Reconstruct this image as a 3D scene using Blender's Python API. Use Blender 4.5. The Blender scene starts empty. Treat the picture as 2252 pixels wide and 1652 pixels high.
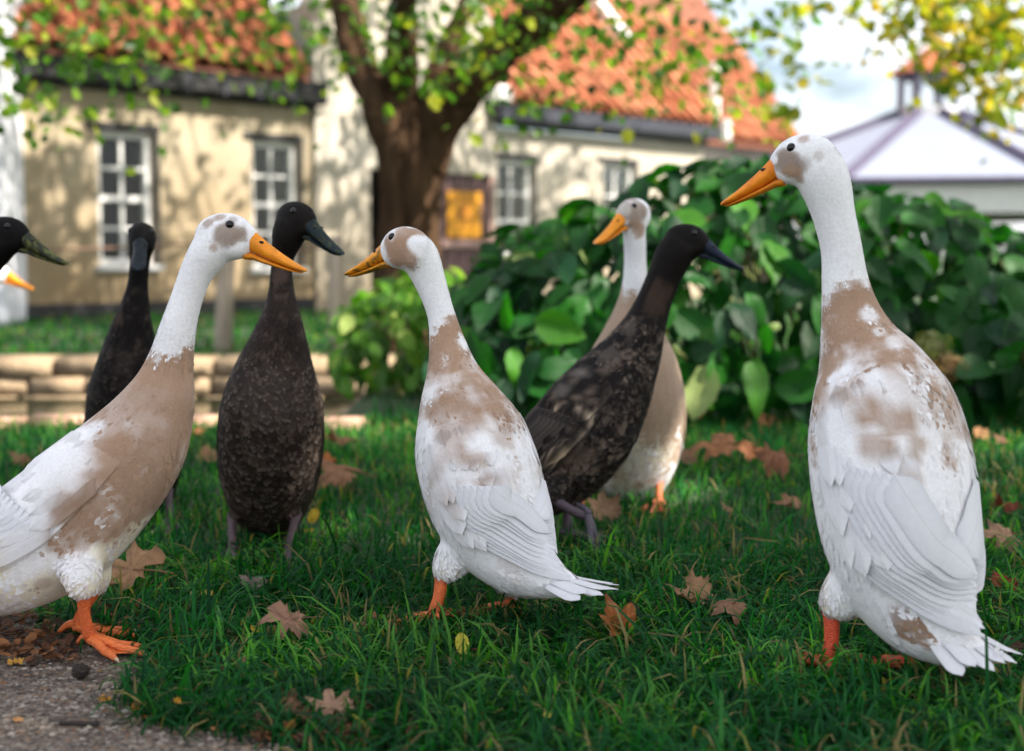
import bpy, bmesh, math, random
import numpy as np
from mathutils import Vector, Matrix

rng = np.random.default_rng(7)
random.seed(7)
R = math.radians
scene = bpy.context.scene
col = scene.collection

# ------------------------------------------------------------------ camera
FPX, CX, CY = 3093.0, 1126.0, 826.0          # photograph measured on a 2252 x 1652 grid
CAM_H, PITCH = 0.555, math.atan((826 - 560) / 3093.0)
cam_data = bpy.data.cameras.new('camera')
cam = bpy.data.objects.new('camera', cam_data)
col.objects.link(cam)
cam.location = (0, 0, CAM_H)
cam.rotation_euler = (R(90) - PITCH, 0, 0)
cam_data.sensor_width = 36
cam_data.lens = 36 * FPX / 2252
cam_data.clip_start = 0.02
cam_data.clip_end = 2000
cam_data.dof.use_dof = True
cam_data.dof.focus_distance = 2.06
cam_data.dof.aperture_fstop = 3.0
scene.camera = cam

# ------------------------------------------------------------------ sky and sun
SUN_AZ, SUN_EL = R(-26), R(42)               # azimuth counter-clockwise from +X
SUN = Vector((math.cos(SUN_EL) * math.cos(SUN_AZ), math.cos(SUN_EL) * math.sin(SUN_AZ), math.sin(SUN_EL)))
world = bpy.data.worlds.new('World')
scene.world = world
world.use_nodes = True
nt = world.node_tree
nt.nodes.clear()
sky = nt.nodes.new('ShaderNodeTexSky')
sky.sky_type = 'NISHITA'
sky.sun_disc = False
sky.sun_elevation = SUN_EL
sky.sun_rotation = math.pi / 2 - SUN_AZ
sky.dust_density = 2.0
tc = nt.nodes.new('ShaderNodeTexCoord')
mp = nt.nodes.new('ShaderNodeMapping')
mp.inputs['Scale'].default_value = (1, 1, 2.6)
nz = nt.nodes.new('ShaderNodeTexNoise')
nz.inputs['Scale'].default_value = 2.6
nz.inputs['Detail'].default_value = 7
nz.inputs['Roughness'].default_value = 0.6
rp = nt.nodes.new('ShaderNodeValToRGB')
rp.color_ramp.elements[0].position = 0.40
rp.color_ramp.elements[1].position = 0.62
mx = nt.nodes.new('ShaderNodeMix')
mx.data_type = 'RGBA'
mx.inputs['B'].default_value = (12.0, 12.2, 12.8, 1)
bg = nt.nodes.new('ShaderNodeBackground')
bg.inputs['Strength'].default_value = 0.07
wo = nt.nodes.new('ShaderNodeOutputWorld')
nt.links.new(tc.outputs['Generated'], mp.inputs['Vector'])
nt.links.new(mp.outputs['Vector'], nz.inputs['Vector'])
nt.links.new(nz.outputs['Fac'], rp.inputs['Fac'])
nt.links.new(rp.outputs['Color'], mx.inputs['Factor'])
nt.links.new(sky.outputs['Color'], mx.inputs['A'])
nt.links.new(mx.outputs['Result'], bg.inputs['Color'])
nt.links.new(bg.outputs['Background'], wo.inputs['Surface'])

sun_data = bpy.data.lights.new('sun', 'SUN')
sun_data.energy = 5.0
sun_data.angle = R(0.53)
sun_data.color = (1.0, 0.93, 0.82)
sun = bpy.data.objects.new('sun', sun_data)
col.objects.link(sun)
sun.rotation_euler = SUN.to_track_quat('Z', 'Y').to_euler()

vs = scene.view_settings
vs.view_transform = 'Standard'
vs.look = 'None'
vs.exposure = 1.5
vs.gamma = 1.0
vs.use_curve_mapping = False
scene.cycles.max_bounces = 8
scene.cycles.transparent_max_bounces = 8
scene.cycles.use_denoising = True
scene.cycles.sample_clamp_indirect = 6.0

# ------------------------------------------------------------------ helpers
_F = np.array([0, math.cos(PITCH), -math.sin(PITCH)])
_U = np.array([0, math.sin(PITCH), math.cos(PITCH)])
_X = np.array([1.0, 0, 0])
CAM = np.array([0, 0, CAM_H])
def ray(px, py):
    return _F + (px - CX) / FPX * _X + (CY - py) / FPX * _U
def P(px, py, Y):
    d = ray(px, py)
    return CAM + d * (Y / d[1])
def G(px, py, z=0.0):
    d = ray(px, py)
    return CAM + d * ((z - CAM_H) / d[2])
def project(V):
    W = np.asarray(V) - CAM
    t = W @ _F
    return CX + FPX * (W @ _X) / t, CY - FPX * (W @ _U) / t, t
def nrm(v):
    v = np.asarray(v, float)
    return v / (np.linalg.norm(v, axis=-1, keepdims=True) + 1e-12)

def _hash(ix, iy, iz, seed):
    h = (ix * 374761393 + iy * 668265263 + iz * 2147483647 + seed * 974711) & 0xFFFFFFFF
    h = ((h ^ (h >> 13)) * 1274126177) & 0xFFFFFFFF
    h = h ^ (h >> 16)
    return (h & 0xFFFFFF) / float(0xFFFFFF)
def vnoise(Pn, scale=1.0, seed=0):
    Q = np.asarray(Pn, float) * scale + 1000.0
    I = np.floor(Q).astype(np.int64)
    f = Q - I
    f = f * f * (3 - 2 * f)
    r = 0
    for dx in (0, 1):
        for dy in (0, 1):
            for dz in (0, 1):
                w = (f[:, 0] if dx else 1 - f[:, 0]) * (f[:, 1] if dy else 1 - f[:, 1]) * (f[:, 2] if dz else 1 - f[:, 2])
                r = r + w * _hash(I[:, 0] + dx, I[:, 1] + dy, I[:, 2] + dz, seed)
    return r
def fnoise(Pn, scale=1.0, seed=0, octaves=3):
    s, a, t = 0, 1.0, 0
    for o in range(octaves):
        s = s + a * vnoise(Pn, scale * 2 ** o, seed + o * 17)
        t += a
        a *= 0.5
    return s / t
def sstep(a, b, x):
    t = np.clip((x - a) / (b - a), 0, 1)
    return t * t * (3 - 2 * t)

def mesh(name, V, F, colors=None, uv=None, smooth=True):
    me = bpy.data.meshes.new(name)
    V = np.asarray(V, np.float32)
    if isinstance(F, np.ndarray):
        n, k = F.shape
        me.vertices.add(len(V))
        me.vertices.foreach_set('co', V.ravel())
        me.loops.add(n * k)
        me.loops.foreach_set('vertex_index', F.astype(np.int32).ravel())
        me.polygons.add(n)
        me.polygons.foreach_set('loop_start', np.arange(0, n * k, k, dtype=np.int32))
        me.update(calc_edges=True)
    else:
        me.from_pydata([tuple(map(float, v)) for v in V], [], [tuple(map(int, f)) for f in F])
    if colors is not None:
        a = me.color_attributes.new('Col', 'FLOAT_COLOR', 'POINT')
        c = np.ones((len(V), 4), np.float32)
        c[:, :3] = colors
        a.data.foreach_set('color', c.ravel())
    if uv is not None:
        l = me.uv_layers.new(name='UVMap')
        vi = np.empty(len(me.loops), np.int32)
        me.loops.foreach_get('vertex_index', vi)
        l.data.foreach_set('uv', np.asarray(uv, np.float32)[vi].ravel())
    me.polygons.foreach_set('use_smooth', np.full(len(me.polygons), smooth))
    me.update()
    return me
def obj(name, me, mat=None, parent=None, loc=None, rot=None, scl=None):
    o = bpy.data.objects.new(name, me)
    col.objects.link(o)
    if mat is not None and me is not None and len(me.materials) == 0:
        me.materials.append(mat)
    if parent is not None:
        o.parent = parent
    if loc is not None: o.location = loc
    if rot is not None: o.rotation_euler = rot
    if scl is not None: o.scale = scl
    return o
def tag(o, label=None, cat=None, group=None, kind=None):
    if label: o['label'] = label
    if cat: o['category'] = cat
    if group: o['group'] = group
    if kind: o['kind'] = kind
    return o
def empty(name, loc=(0, 0, 0), rz=0.0):
    o = bpy.data.objects.new(name, None)
    col.objects.link(o)
    o.empty_display_size = 0.05
    o.location = loc
    o.rotation_euler = (0, 0, rz)
    return o

class MB:
    """collects boxes, tubes and patches into one mesh"""
    def __init__(self):
        self.V, self.F, self.n = [], [], 0
    def add(self, V, F):
        V = [tuple(map(float, v)) for v in V]
        self.V += V
        self.F += [tuple(i + self.n for i in f) for f in F]
        self.n += len(V)
        return self
    def box(self, a, b, bev=0.0):
        x0, y0, z0 = a; x1, y1, z1 = b
        self.add([(x0, y0, z0), (x1, y0, z0), (x1, y1, z0), (x0, y1, z0), (x0, y0, z1), (x1, y0, z1), (x1, y1, z1), (x0, y1, z1)],
                 [(0, 3, 2, 1), (4, 5, 6, 7), (0, 1, 5, 4), (1, 2, 6, 5), (2, 3, 7, 6), (3, 0, 4, 7)])
        return self
    def tube(self, pts, rad, n=10, cap=True, flat=None):
        pts = np.asarray(pts, float)
        m = len(pts)
        T = nrm(np.gradient(pts, axis=0))
        ref = np.array([0.0, 0, 1]) if abs(T[0][2]) < 0.9 else np.array([1.0, 0, 0])
        V = []
        A = nrm(ref - (ref @ T[0]) * T[0])
        for i in range(m):
            A = nrm(A - (A @ T[i]) * T[i])
            B = np.cross(T[i], A)
            r = rad[i] if hasattr(rad, '__len__') else rad
            for j in range(n):
                th = 2 * math.pi * j / n
                V.append(pts[i] + r * (math.cos(th) * A + math.sin(th) * B))
        F = []
        for i in range(m - 1):
            for j in range(n):
                F.append((i * n + j, i * n + (j + 1) % n, (i + 1) * n + (j + 1) % n, (i + 1) * n + j))
        if cap:
            F.append(tuple(range(n - 1, -1, -1)))
            F.append(tuple((m - 1) * n + j for j in range(n)))
        return self.add(V, F)
    def mesh(self, name, smooth=False, bevel=0.0, colors=None):
        me = mesh(name, self.V, self.F, smooth=smooth, colors=colors)
        if bevel:
            bm = bmesh.new(); bm.from_mesh(me)
            bmesh.ops.bevel(bm, geom=bm.edges[:], offset=bevel, segments=2, affect='EDGES', clamp_overlap=True)
            bm.to_mesh(me); bm.free()
        return me
    def build(self, name, mat, parent=None, smooth=False, bevel=0.0, **k):
        return obj(name, self.mesh(name, smooth, bevel), mat, parent, **k)

def catmull(pts, n):
    pts = np.asarray(pts, float)
    m = len(pts)
    ext = np.vstack([2 * pts[0] - pts[1], pts, 2 * pts[-1] - pts[-2]])
    u = np.linspace(0, m - 1, n)
    i = np.minimum(u.astype(int), m - 2)
    f = (u - i)[:, None]
    p0, p1, p2, p3 = ext[i], ext[i + 1], ext[i + 2], ext[i + 3]
    return 0.5 * (2 * p1 + (p2 - p0) * f + (2 * p0 - 5 * p1 + 4 * p2 - p3) * f ** 2 + (3 * p1 - p0 - 3 * p2 + p3) * f ** 3)

# ------------------------------------------------------------------ materials
class Mat:
    def __init__(self, name):
        self.m = bpy.data.materials.new(name)
        self.m.use_nodes = True
        self.t = self.m.node_tree
        self.b = self.t.nodes['Principled BSDF']
        self.out = self.t.nodes['Material Output']
    def n(self, kind, **kw):
        nd = self.t.nodes.new(kind)
        for k, v in kw.items():
            if k in nd.inputs: nd.inputs[k].default_value = v
            else: setattr(nd, k, v)
        return nd
    def l(self, a, b): self.t.links.new(a, b)
    def set(self, **kw):
        for k, v in kw.items():
            self.b.inputs[k.replace('_', ' ')].default_value = v
        return self
    def coords(self, kind='Object', scale=(1, 1, 1)):
        c = self.n('ShaderNodeTexCoord')
        mpn = self.n('ShaderNodeMapping')
        mpn.inputs['Scale'].default_value = scale
        self.l(c.outputs[kind], mpn.inputs['Vector'])
        return mpn.outputs['Vector']
    def noise(self, vec, scale, detail=4, rough=0.55):
        nn = self.n('ShaderNodeTexNoise')
        nn.inputs['Scale'].default_value = scale
        nn.inputs['Detail'].default_value = detail
        nn.inputs['Roughness'].default_value = rough
        if vec is not None: self.l(vec, nn.inputs['Vector'])
        return nn.outputs['Fac']
    def ramp(self, fac, stops):
        r = self.n('ShaderNodeValToRGB')
        e = r.color_ramp.elements
        while len(e) < len(stops): e.new(0.5)
        for k, (p, c) in enumerate(stops):
            e[k].position = p
            e[k].color = (*c, 1) if len(c) == 3 else c
        self.l(fac, r.inputs['Fac'])
        return r.outputs['Color']
    def mixc(self, fac, a, b, mode='MIX'):
        mm = self.n('ShaderNodeMix', data_type='RGBA', blend_type=mode)
        for s, v in (('Factor', fac), ('A', a), ('B', b)):
            if hasattr(v, 'links'): self.l(v, mm.inputs[s])
            elif isinstance(v, tuple): mm.inputs[s].default_value = (*v, 1) if len(v) == 3 else v
            else: mm.inputs[s].default_value = v
        return mm.outputs['Result']
    def attr(self, name='Col'):
        a = self.n('ShaderNodeAttribute')
        a.attribute_name = name
        return a.outputs['Color']
    def bump(self, h, strength=0.3, dist=0.01):
        bp = self.n('ShaderNodeBump')
        bp.inputs['Strength'].default_value = strength
        bp.inputs['Distance'].default_value = dist
        self.l(h, bp.inputs['Height'])
        self.l(bp.outputs['Normal'], self.b.inputs['Normal'])
        return bp
    def color(self, c): self.l(c, self.b.inputs['Base Color'])
    def translucent(self, c, fac):
        tr = self.n('ShaderNodeBsdfTranslucent')
        if hasattr(c, 'links'): self.l(c, tr.inputs['Color'])
        else: tr.inputs['Color'].default_value = (*c, 1)
        ms = self.n('ShaderNodeMixShader')
        ms.inputs['Fac'].default_value = fac
        self.l(self.b.outputs['BSDF'], ms.inputs[1])
        self.l(tr.outputs['BSDF'], ms.inputs[2])
        self.l(ms.outputs['Shader'], self.out.inputs['Surface'])

def simple(name, c, rough=0.7, var=0.25, scale=8.0, bump=0.2, bdist=0.004, spec=0.3, metal=0.0, stretch=(1, 1, 1)):
    M = Mat(name)
    v = M.coords('Object', stretch)
    f = M.noise(v, scale, 6)
    lo = tuple(max(0, x * (1 - var)) for x in c)
    hi = tuple(min(1, x * (1 + var)) for x in c)
    M.color(M.ramp(f, [(0.3, lo), (0.7, hi)]))
    M.set(Roughness=rough, Metallic=metal)
    M.b.inputs['Specular IOR Level'].default_value = spec
    if bump: M.bump(M.noise(v, scale * 5, 4), bump, bdist)
    return M.m
# ------------------------------------------------------------------ setting materials
def mat_ground():
    M = Mat('lawn_soil')
    v = M.coords('Object')
    f = M.noise(v, 3.0, 8, 0.6)
    g = M.noise(v, 60, 5)
    c = M.ramp(f, [(0.25, (0.020, 0.045, 0.014)), (0.5, (0.028, 0.065, 0.018)), (0.75, (0.055, 0.050, 0.026))])
    c = M.mixc(0.5, c, M.ramp(g, [(0.3, (0.012, 0.016, 0.006)), (0.7, (0.05, 0.085, 0.028))]))
    M.color(c); M.set(Roughness=0.95)
    M.bump(g, 0.8, 0.02)
    return M.m
def mat_path():
    M = Mat('weathered_concrete')
    v = M.coords('Object')
    vo = M.n('ShaderNodeTexVoronoi'); vo.inputs['Scale'].default_value = 210
    M.l(v, vo.inputs['Vector'])
    st = M.ramp(vo.outputs['Color'], [(0.0, (0.03, 0.024, 0.02)), (0.35, (0.13, 0.10, 0.08)), (0.62, (0.21, 0.165, 0.13)), (0.82, (0.30, 0.27, 0.235)), (1.0, (0.10, 0.085, 0.075))])
    big = M.ramp(M.noise(v, 9, 8, 0.65), [(0.3, (0.45, 0.38, 0.33)), (0.7, (1.1, 1.05, 1))])
    fine = M.ramp(M.noise(v, 70, 7, .75), [(0.36, (0.30, 0.28, 0.27)), (0.5, (.95, .92, .9)), (0.66, (1.5, 1.45, 1.4))])
    c = M.mixc(1.0, st, big, 'MULTIPLY')
    c = M.mixc(1.0, c, fine, 'MULTIPLY')
    M.color(c); M.set(Roughness=0.85)
    h = M.n('ShaderNodeMath', operation='ADD')
    M.l(vo.outputs['Distance'], h.inputs[0]); M.l(M.noise(v, 60, 8, 0.7), h.inputs[1])
    M.bump(h.outputs[0], 0.9, 0.006)
    return M.m
def mat_plaster(name, c, dirt):
    M = Mat(name)
    v = M.coords('Object')
    br = M.n('ShaderNodeTexBrick')
    br.inputs['Scale'].default_value = 5.0
    br.inputs['Mortar Size'].default_value = 0.018
    br.inputs['Color1'].default_value = (0.8, 0.8, 0.8, 1); br.inputs['Color2'].default_value = (1, 1, 1, 1)
    br.inputs['Mortar'].default_value = (0.6, 0.6, 0.6, 1)
    sw = M.n('ShaderNodeSeparateXYZ'); cw = M.n('ShaderNodeCombineXYZ')
    M.l(v, sw.inputs[0]); M.l(sw.outputs['X'], cw.inputs['X']); M.l(sw.outputs['Z'], cw.inputs['Y'])
    M.l(cw.outputs[0], br.inputs['Vector'])
    f = M.noise(v, 1.6, 9, 0.65)
    cc = M.ramp(f, [(0.30, dirt), (0.62, c)])
    cc = M.mixc(0.35, cc, br.outputs['Color'], 'MULTIPLY')
    # rising damp: a stain belonging to the wall, browner towards its foot
    rz = M.n('ShaderNodeMapRange'); rz.inputs['From Min'].default_value = 0.0; rz.inputs['From Max'].default_value = 1.7
    rz.inputs['To Min'].default_value = 0.75; rz.inputs['To Max'].default_value = 0.0
    ad = M.n('ShaderNodeMath', operation='MULTIPLY_ADD'); ad.inputs[1].default_value = 0.9; ad.inputs[2].default_value = -0.35
    M.l(M.noise(v, 2.3, 6), ad.inputs[0])
    sm = M.n('ShaderNodeMath', operation='ADD')
    M.l(sw.outputs['Z'], sm.inputs[0]); M.l(ad.outputs[0], sm.inputs[1])
    M.l(sm.outputs[0], rz.inputs['Value'])
    cc = M.mixc(rz.outputs['Result'], cc, tuple(x * y for x, y in zip(dirt, (0.80, 0.68, 0.50))))
    M.color(cc); M.set(Roughness=0.9)
    M.bump(br.outputs['Fac'], 0.25, 0.01)
    return M.m
def mat_glass():
    M = Mat('window_glass')
    g = M.n('ShaderNodeBsdfGlossy'); g.inputs['Roughness'].default_value = 0.03
    t = M.n('ShaderNodeBsdfTransparent'); t.inputs['Color'].default_value = (0.85, 0.9, 0.88, 1)
    fr = M.n('ShaderNodeFresnel'); fr.inputs['IOR'].default_value = 1.28
    s = M.n('ShaderNodeMixShader')
    M.l(fr.outputs[0], s.inputs['Fac']); M.l(t.outputs[0], s.inputs[1]); M.l(g.outputs[0], s.inputs[2])
    M.l(s.outputs[0], M.out.inputs['Surface'])
    return M.m
def mat_water():
    M = Mat('pond_water')
    M.set(Roughness=0.04, Base_Color=(0.016, 0.02, 0.010, 1))
    M.b.inputs['IOR'].default_value = 1.33
    M.bump(M.noise(M.coords('Object', (1, 2.5, 1)), 9, 3), 0.06, 0.02)
    return M.m
def mat_leafcol(name, transl=0.45, rough=0.45, tint=(1.0, 1.15, 0.5)):
    M = Mat(name)
    c = M.attr('Col')
    M.color(c); M.set(Roughness=rough)
    M.b.inputs['Specular IOR Level'].default_value = 0.35
    M.translucent(M.mixc(1.0, c, (1.6 * tint[0], 1.6 * tint[1], 1.6 * tint[2]), 'MULTIPLY'), transl)
    return M.m
MT = {}
MT['soil'] = mat_ground()
MT['path'] = mat_path()
MT['beige'] = mat_plaster('beige_painted_brick', (0.38, 0.32, 0.225), (0.27, 0.205, 0.125))
MT['cream'] = mat_plaster('cream_render', (0.45, 0.41, 0.35), (0.35, 0.31, 0.245))
MT['white'] = simple('white_paint', (0.62, 0.61, 0.60), 0.5, 0.08, 12, 0.1)
MT['shadedwhite'] = simple('white_brick_paint', (0.66, 0.66, 0.70), 0.8, 0.08, 6, 0.3)  # white paint with the lavender cast of shade put into its colour
MT['black'] = simple('black_tarred_wood', (0.020, 0.019, 0.020), 0.6, 0.3, 9, 0.3)
MT['slate'] = simple('blue_black_gutter', (0.035, 0.037, 0.048), 0.45, 0.3, 9, 0.2)
MT['glass'] = mat_glass()
MT['dark'] = simple('unlit_room_black', (0.02, 0.018, 0.016), 0.9, 0.2, 4, 0)  # near-black backing sheets; darkness of the unlit rooms is put into their colour
MT['door'] = simple('plum_brown_paint', (0.105, 0.062, 0.062), 0.6, 0.2, 7, 0.2, stretch=(6, 6, 0.6))
MT['pink'] = simple('faded_pink_trim', (0.36, 0.23, 0.20), 0.7, 0.15, 8, 0.2)
MT['amber'] = simple('amber_sign_enamel', (0.50, 0.22, 0.008), 0.45, 0.08, 6, 0.05)
MT['amberink'] = simple('brown_sign_print', (0.36, 0.135, 0.008), 0.5, 0.1, 8, 0)
MT['tile'] = simple('clay_pantile', (0.38, 0.115, 0.05), 0.75, 0.42, 2.2, 0.3, stretch=(1, 1, 1))
MT['tile2'] = simple('clay_pantile_pale', (0.46, 0.18, 0.09), 0.75, 0.3, 3.0, 0.3)
MT['tile3'] = simple('clay_pantile_lichened', (0.25, 0.085, 0.04), 0.8, 0.35, 3.0, 0.3)
MT['under'] = simple('roof_underlay', (0.16, 0.06, 0.035), 0.9, 0.3, 3, 0.2)
MT['stone'] = simple('pond_stone', (0.25, 0.185, 0.12), 0.9, 0.45, 7, 0.8, 0.02, 0.1)
MT['brickedge'] = simple('pond_edge_brick', (0.42, 0.25, 0.18), 0.85, 0.3, 14, 0.5, 0.008)
MT['water'] = mat_water()
MT['bark'] = simple('brown_bark', (0.075, 0.044, 0.026), 0.95, 0.6, 5, 1.0, 0.04, 0.03, stretch=(3, 3, 0.6))
MT['postwood'] = simple('grey_weathered_wood', (0.36, 0.29, 0.23), 0.85, 0.3, 8, 0.6, 0.01, stretch=(5, 5, 0.5))
MT['rope'] = simple('brown_rope', (0.22, 0.13, 0.09), 0.9, 0.2, 30, 0.4)
MT['gazroof'] = simple('pale_lead_sheet', (0.22, 0.24, 0.30), 0.55, 0.06, 2, 0.1)
MT['hip'] = simple('purple_grey_hip', (0.07, 0.06, 0.10), 0.6, 0.15, 5, 0.1)
MT['yellowpost'] = simple('ochre_post', (0.55, 0.42, 0.20), 0.7, 0.15, 5, 0.1)
MT['treeleaf'] = mat_leafcol('tree_leaf', 0.5)
MT['stem'] = simple('green_stem', (0.12, 0.14, 0.04), 0.7, 0.2, 20, 0.2)
MT['twig'] = simple('dead_twig', (0.035, 0.028, 0.024), 0.9, 0.3, 60, 0.5, 0.003)

# ------------------------------------------------------------------ ground, pond, path
POND_X1, POND_Y0, POND_Y1, WATER_Z = -0.62, 4.62, 6.62, -0.12
def inpond(x, y):
    return (x < POND_X1) & (y > POND_Y0) & (y < POND_Y1) & (x > -9)
def axis(lo, hi, step, far, n):
    a = np.arange(lo, hi + 1e-6, step)
    g = np.geomspace(step * 2, far, n)
    return np.concatenate([(lo - g)[::-1], a, hi + g])
gx = axis(-9.5, 9.5, 0.1, 400, 16)
gy = axis(-3, 20, 0.1, 500, 16)
GX, GY = np.meshgrid(gx, gy)
gz = np.zeros_like(GX)
pm = inpond(GX, GY)
gz[pm] = -0.45
gp = np.stack([GX.ravel(), GY.ravel(), GX.ravel() * 0], 1)
und = (fnoise(gp, 0.8, 3).reshape(GX.shape) - 0.5) * 0.05 * sstep(2.2, 3.2, GY)
gz = gz + np.where(pm, 0, und * (GY < 30)) - 0.003
ny, nx = GX.shape
idx = np.arange(ny * nx).reshape(ny, nx)
gF = np.stack([idx[:-1, :-1], idx[:-1, 1:], idx[1:, 1:], idx[1:, :-1]], -1).reshape(-1, 4)
ground = obj('ground', mesh('ground', np.stack([GX.ravel(), GY.ravel(), gz.ravel()], 1), gF), MT['soil'])
tag(ground, 'green lawn ground under the ducks', kind='structure')
water = MB().add([(-9.2, POND_Y0 - .2, WATER_Z), (POND_X1 + .2, POND_Y0 - .2, WATER_Z), (POND_X1 + .2, POND_Y1 + .2, WATER_Z), (-9.2, POND_Y1 + .2, WATER_Z)], [(0, 1, 2, 3)]).build('pond_water', MT['water'])
tag(water, 'still brown pond water behind the ducks', kind='structure')

path_px = [(-1500, 1335), (-300, 1335), (0, 1338), (90, 1352), (160, 1385), (230, 1415), (330, 1445), (385, 1478), (345, 1520), (318, 1550), (345, 1585), (430, 1608), (540, 1606), (640, 1630), (700, 1665), (800, 1760)]
pp = [G(x, y)[:2] for x, y in path_px]
pc = catmull([(x, y, 0) for x, y in pp], 90)
pc[8:-4, :2] += (np.stack([fnoise(pc, 22, 5), fnoise(pc, 22, 9)], 1)[8:-4] - 0.5) * 0.05
PATH_POLY = [tuple(p[:2]) for p in pc] + [(0.1, 0.9), (-0.1, 0.2), (-4.0, 0.2)]
def inpoly(x, y, poly):
    r = np.zeros(np.shape(x), bool)
    n = len(poly)
    for i in range(n):
        x0, y0 = poly[i]; x1, y1 = poly[(i + 1) % n]
        c = ((y0 > y) != (y1 > y)) & (x < (x1 - x0) * (y - y0) / (y1 - y0 + 1e-12) + x0)
        r ^= c
    return r
bm = bmesh.new()
fpoly = bm.faces.new([bm.verts.new((x, y, 0.006)) for x, y in PATH_POLY])
ext = bmesh.ops.extrude_face_region(bm, geom=[fpoly])
bmesh.ops.translate(bm, verts=[e for e in ext['geom'] if isinstance(e, bmesh.types.BMVert)], vec=(0, 0, -0.03))
bmesh.ops.recalc_face_normals(bm, faces=bm.faces[:])
bmesh.ops.triangulate(bm, faces=bm.faces[:])
pme = bpy.data.meshes.new('path'); bm.to_mesh(pme); bm.free()
pathobj = tag(obj('path', pme, MT['path']), 'worn concrete path with exposed pebbles', kind='structure')

# pond walls: separate stones as parts of each wall
def stone_mesh(sx, sy, sz, seed, name, bev=0.008):
    b = MB().box((-sx / 2, -sy / 2, 0), (sx / 2, sy / 2, sz))
    me = b.mesh(name, True, bev)
    co = np.empty(len(me.vertices) * 3, np.float32); me.vertices.foreach_get('co', co); co = co.reshape(-1, 3)
    co += (np.stack([fnoise(co, 9, seed + k, 2) for k in range(3)], 1) - 0.5) * 0.018
    me.vertices.foreach_set('co', co.ravel()); me.update()
    return me
wall = empty('stone_wall', (0, POND_Y1 + 0.12, 0))
tag(wall, 'low beige stone retaining wall on the far bank of the pond', 'stone wall')
sm = [stone_mesh(w, 0.24, 0.088, k * 7, 'stone') for k, w in enumerate((0.26, 0.33, 0.41, 0.30))]
for row in range(3):
    x = -7.0 - 0.13 * row
    k = 0
    while x < POND_X1 + 0.1:
        m_ = sm[(k * 3 + row * 2 + k // 3) % 4]
        w = m_.vertices and (0.26, 0.33, 0.41, 0.30)[(k * 3 + row * 2 + k // 3) % 4]
        obj('stone', m_, MT['stone'], wall, loc=(x + w / 2, random.uniform(-.012, .012), -0.20 + row * 0.09), rot=(0, 0, random.uniform(-.03, .03)))
        x += w + 0.012
        k += 1
edge = empty('pond_edging', (0, POND_Y0 - 0.05, 0))
tag(edge, 'row of worn pinkish edging bricks along the near side of the pond', 'edging')
be = [stone_mesh(0.215, 0.12, 0.07, 40 + k, 'brick', 0.012) for k in range(3)]
x = -5.5
k = 0
while x < POND_X1 + 0.15:
    obj('brick', be[k % 3], MT['brickedge'], edge, loc=(x, random.uniform(-.008, .008), -0.045 + random.uniform(-.006, .006)), rot=(0, random.uniform(-.03, .03), random.uniform(-.04, .04)))
    for zz in (-0.125, -0.205):
        obj('brick', be[(k + 1) % 3], MT['brickedge'], edge, loc=(x + 0.1, 0.004, zz))
    x += 0.224
    k += 1
edge2 = empty('pond_end_wall', (POND_X1 + 0.08, 0, 0))
tag(edge2, 'short stone end wall closing the pond beside the shrub', 'stone wall')
for row in range(3):
    for j in range(6):
        obj('stone', sm[(j + row) % 4], MT['stone'], edge2, loc=(0, POND_Y0 + 0.2 + j * 0.36 + row * 0.1, -0.27 + row * 0.07), rot=(0, 0, R(90)))

# ------------------------------------------------------------------ cottage
FA = P(270, 690, 12.5); FE = nrm(np.array([0.984, 1.0, 0])); FN = np.array([FE[1], -FE[0], 0])
def FP(px, py, inward=0.0):
    o = FA - FN * inward
    d = ray(px, py)
    t = ((o - CAM) @ FN) / (d @ FN)
    p = CAM + d * t
    return (p - FA) @ FE, p[2]
RZ = math.atan2(FE[1], FE[0])
def facade_empty(name):
    return empty(name, (FA[0], FA[1], 0), RZ)
def wall_mesh(s0, s1, z0, z1, y0, y1, holes):
    ss = sorted({s0, s1, *[h[0] for h in holes], *[h[1] for h in holes]})
    zs = sorted({z0, z1, *[h[2] for h in holes], *[h[3] for h in holes]})
    b = MB()
    for i in range(len(ss) - 1):
        # merge vertically where possible
        run = None
        for j in range(len(zs) - 1):
            cs, cz = (ss[i] + ss[i + 1]) / 2, (zs[j] + zs[j + 1]) / 2
            hole = any(h[0] < cs < h[1] and h[2] < cz < h[3] for h in holes)
            if not hole:
                run = (run[0] if run else zs[j], zs[j + 1])
            if (hole or j == len(zs) - 2) and run:
                b.box((ss[i], y0, run[0]), (ss[i + 1], y1, run[1]))
                run = None
    return b
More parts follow.
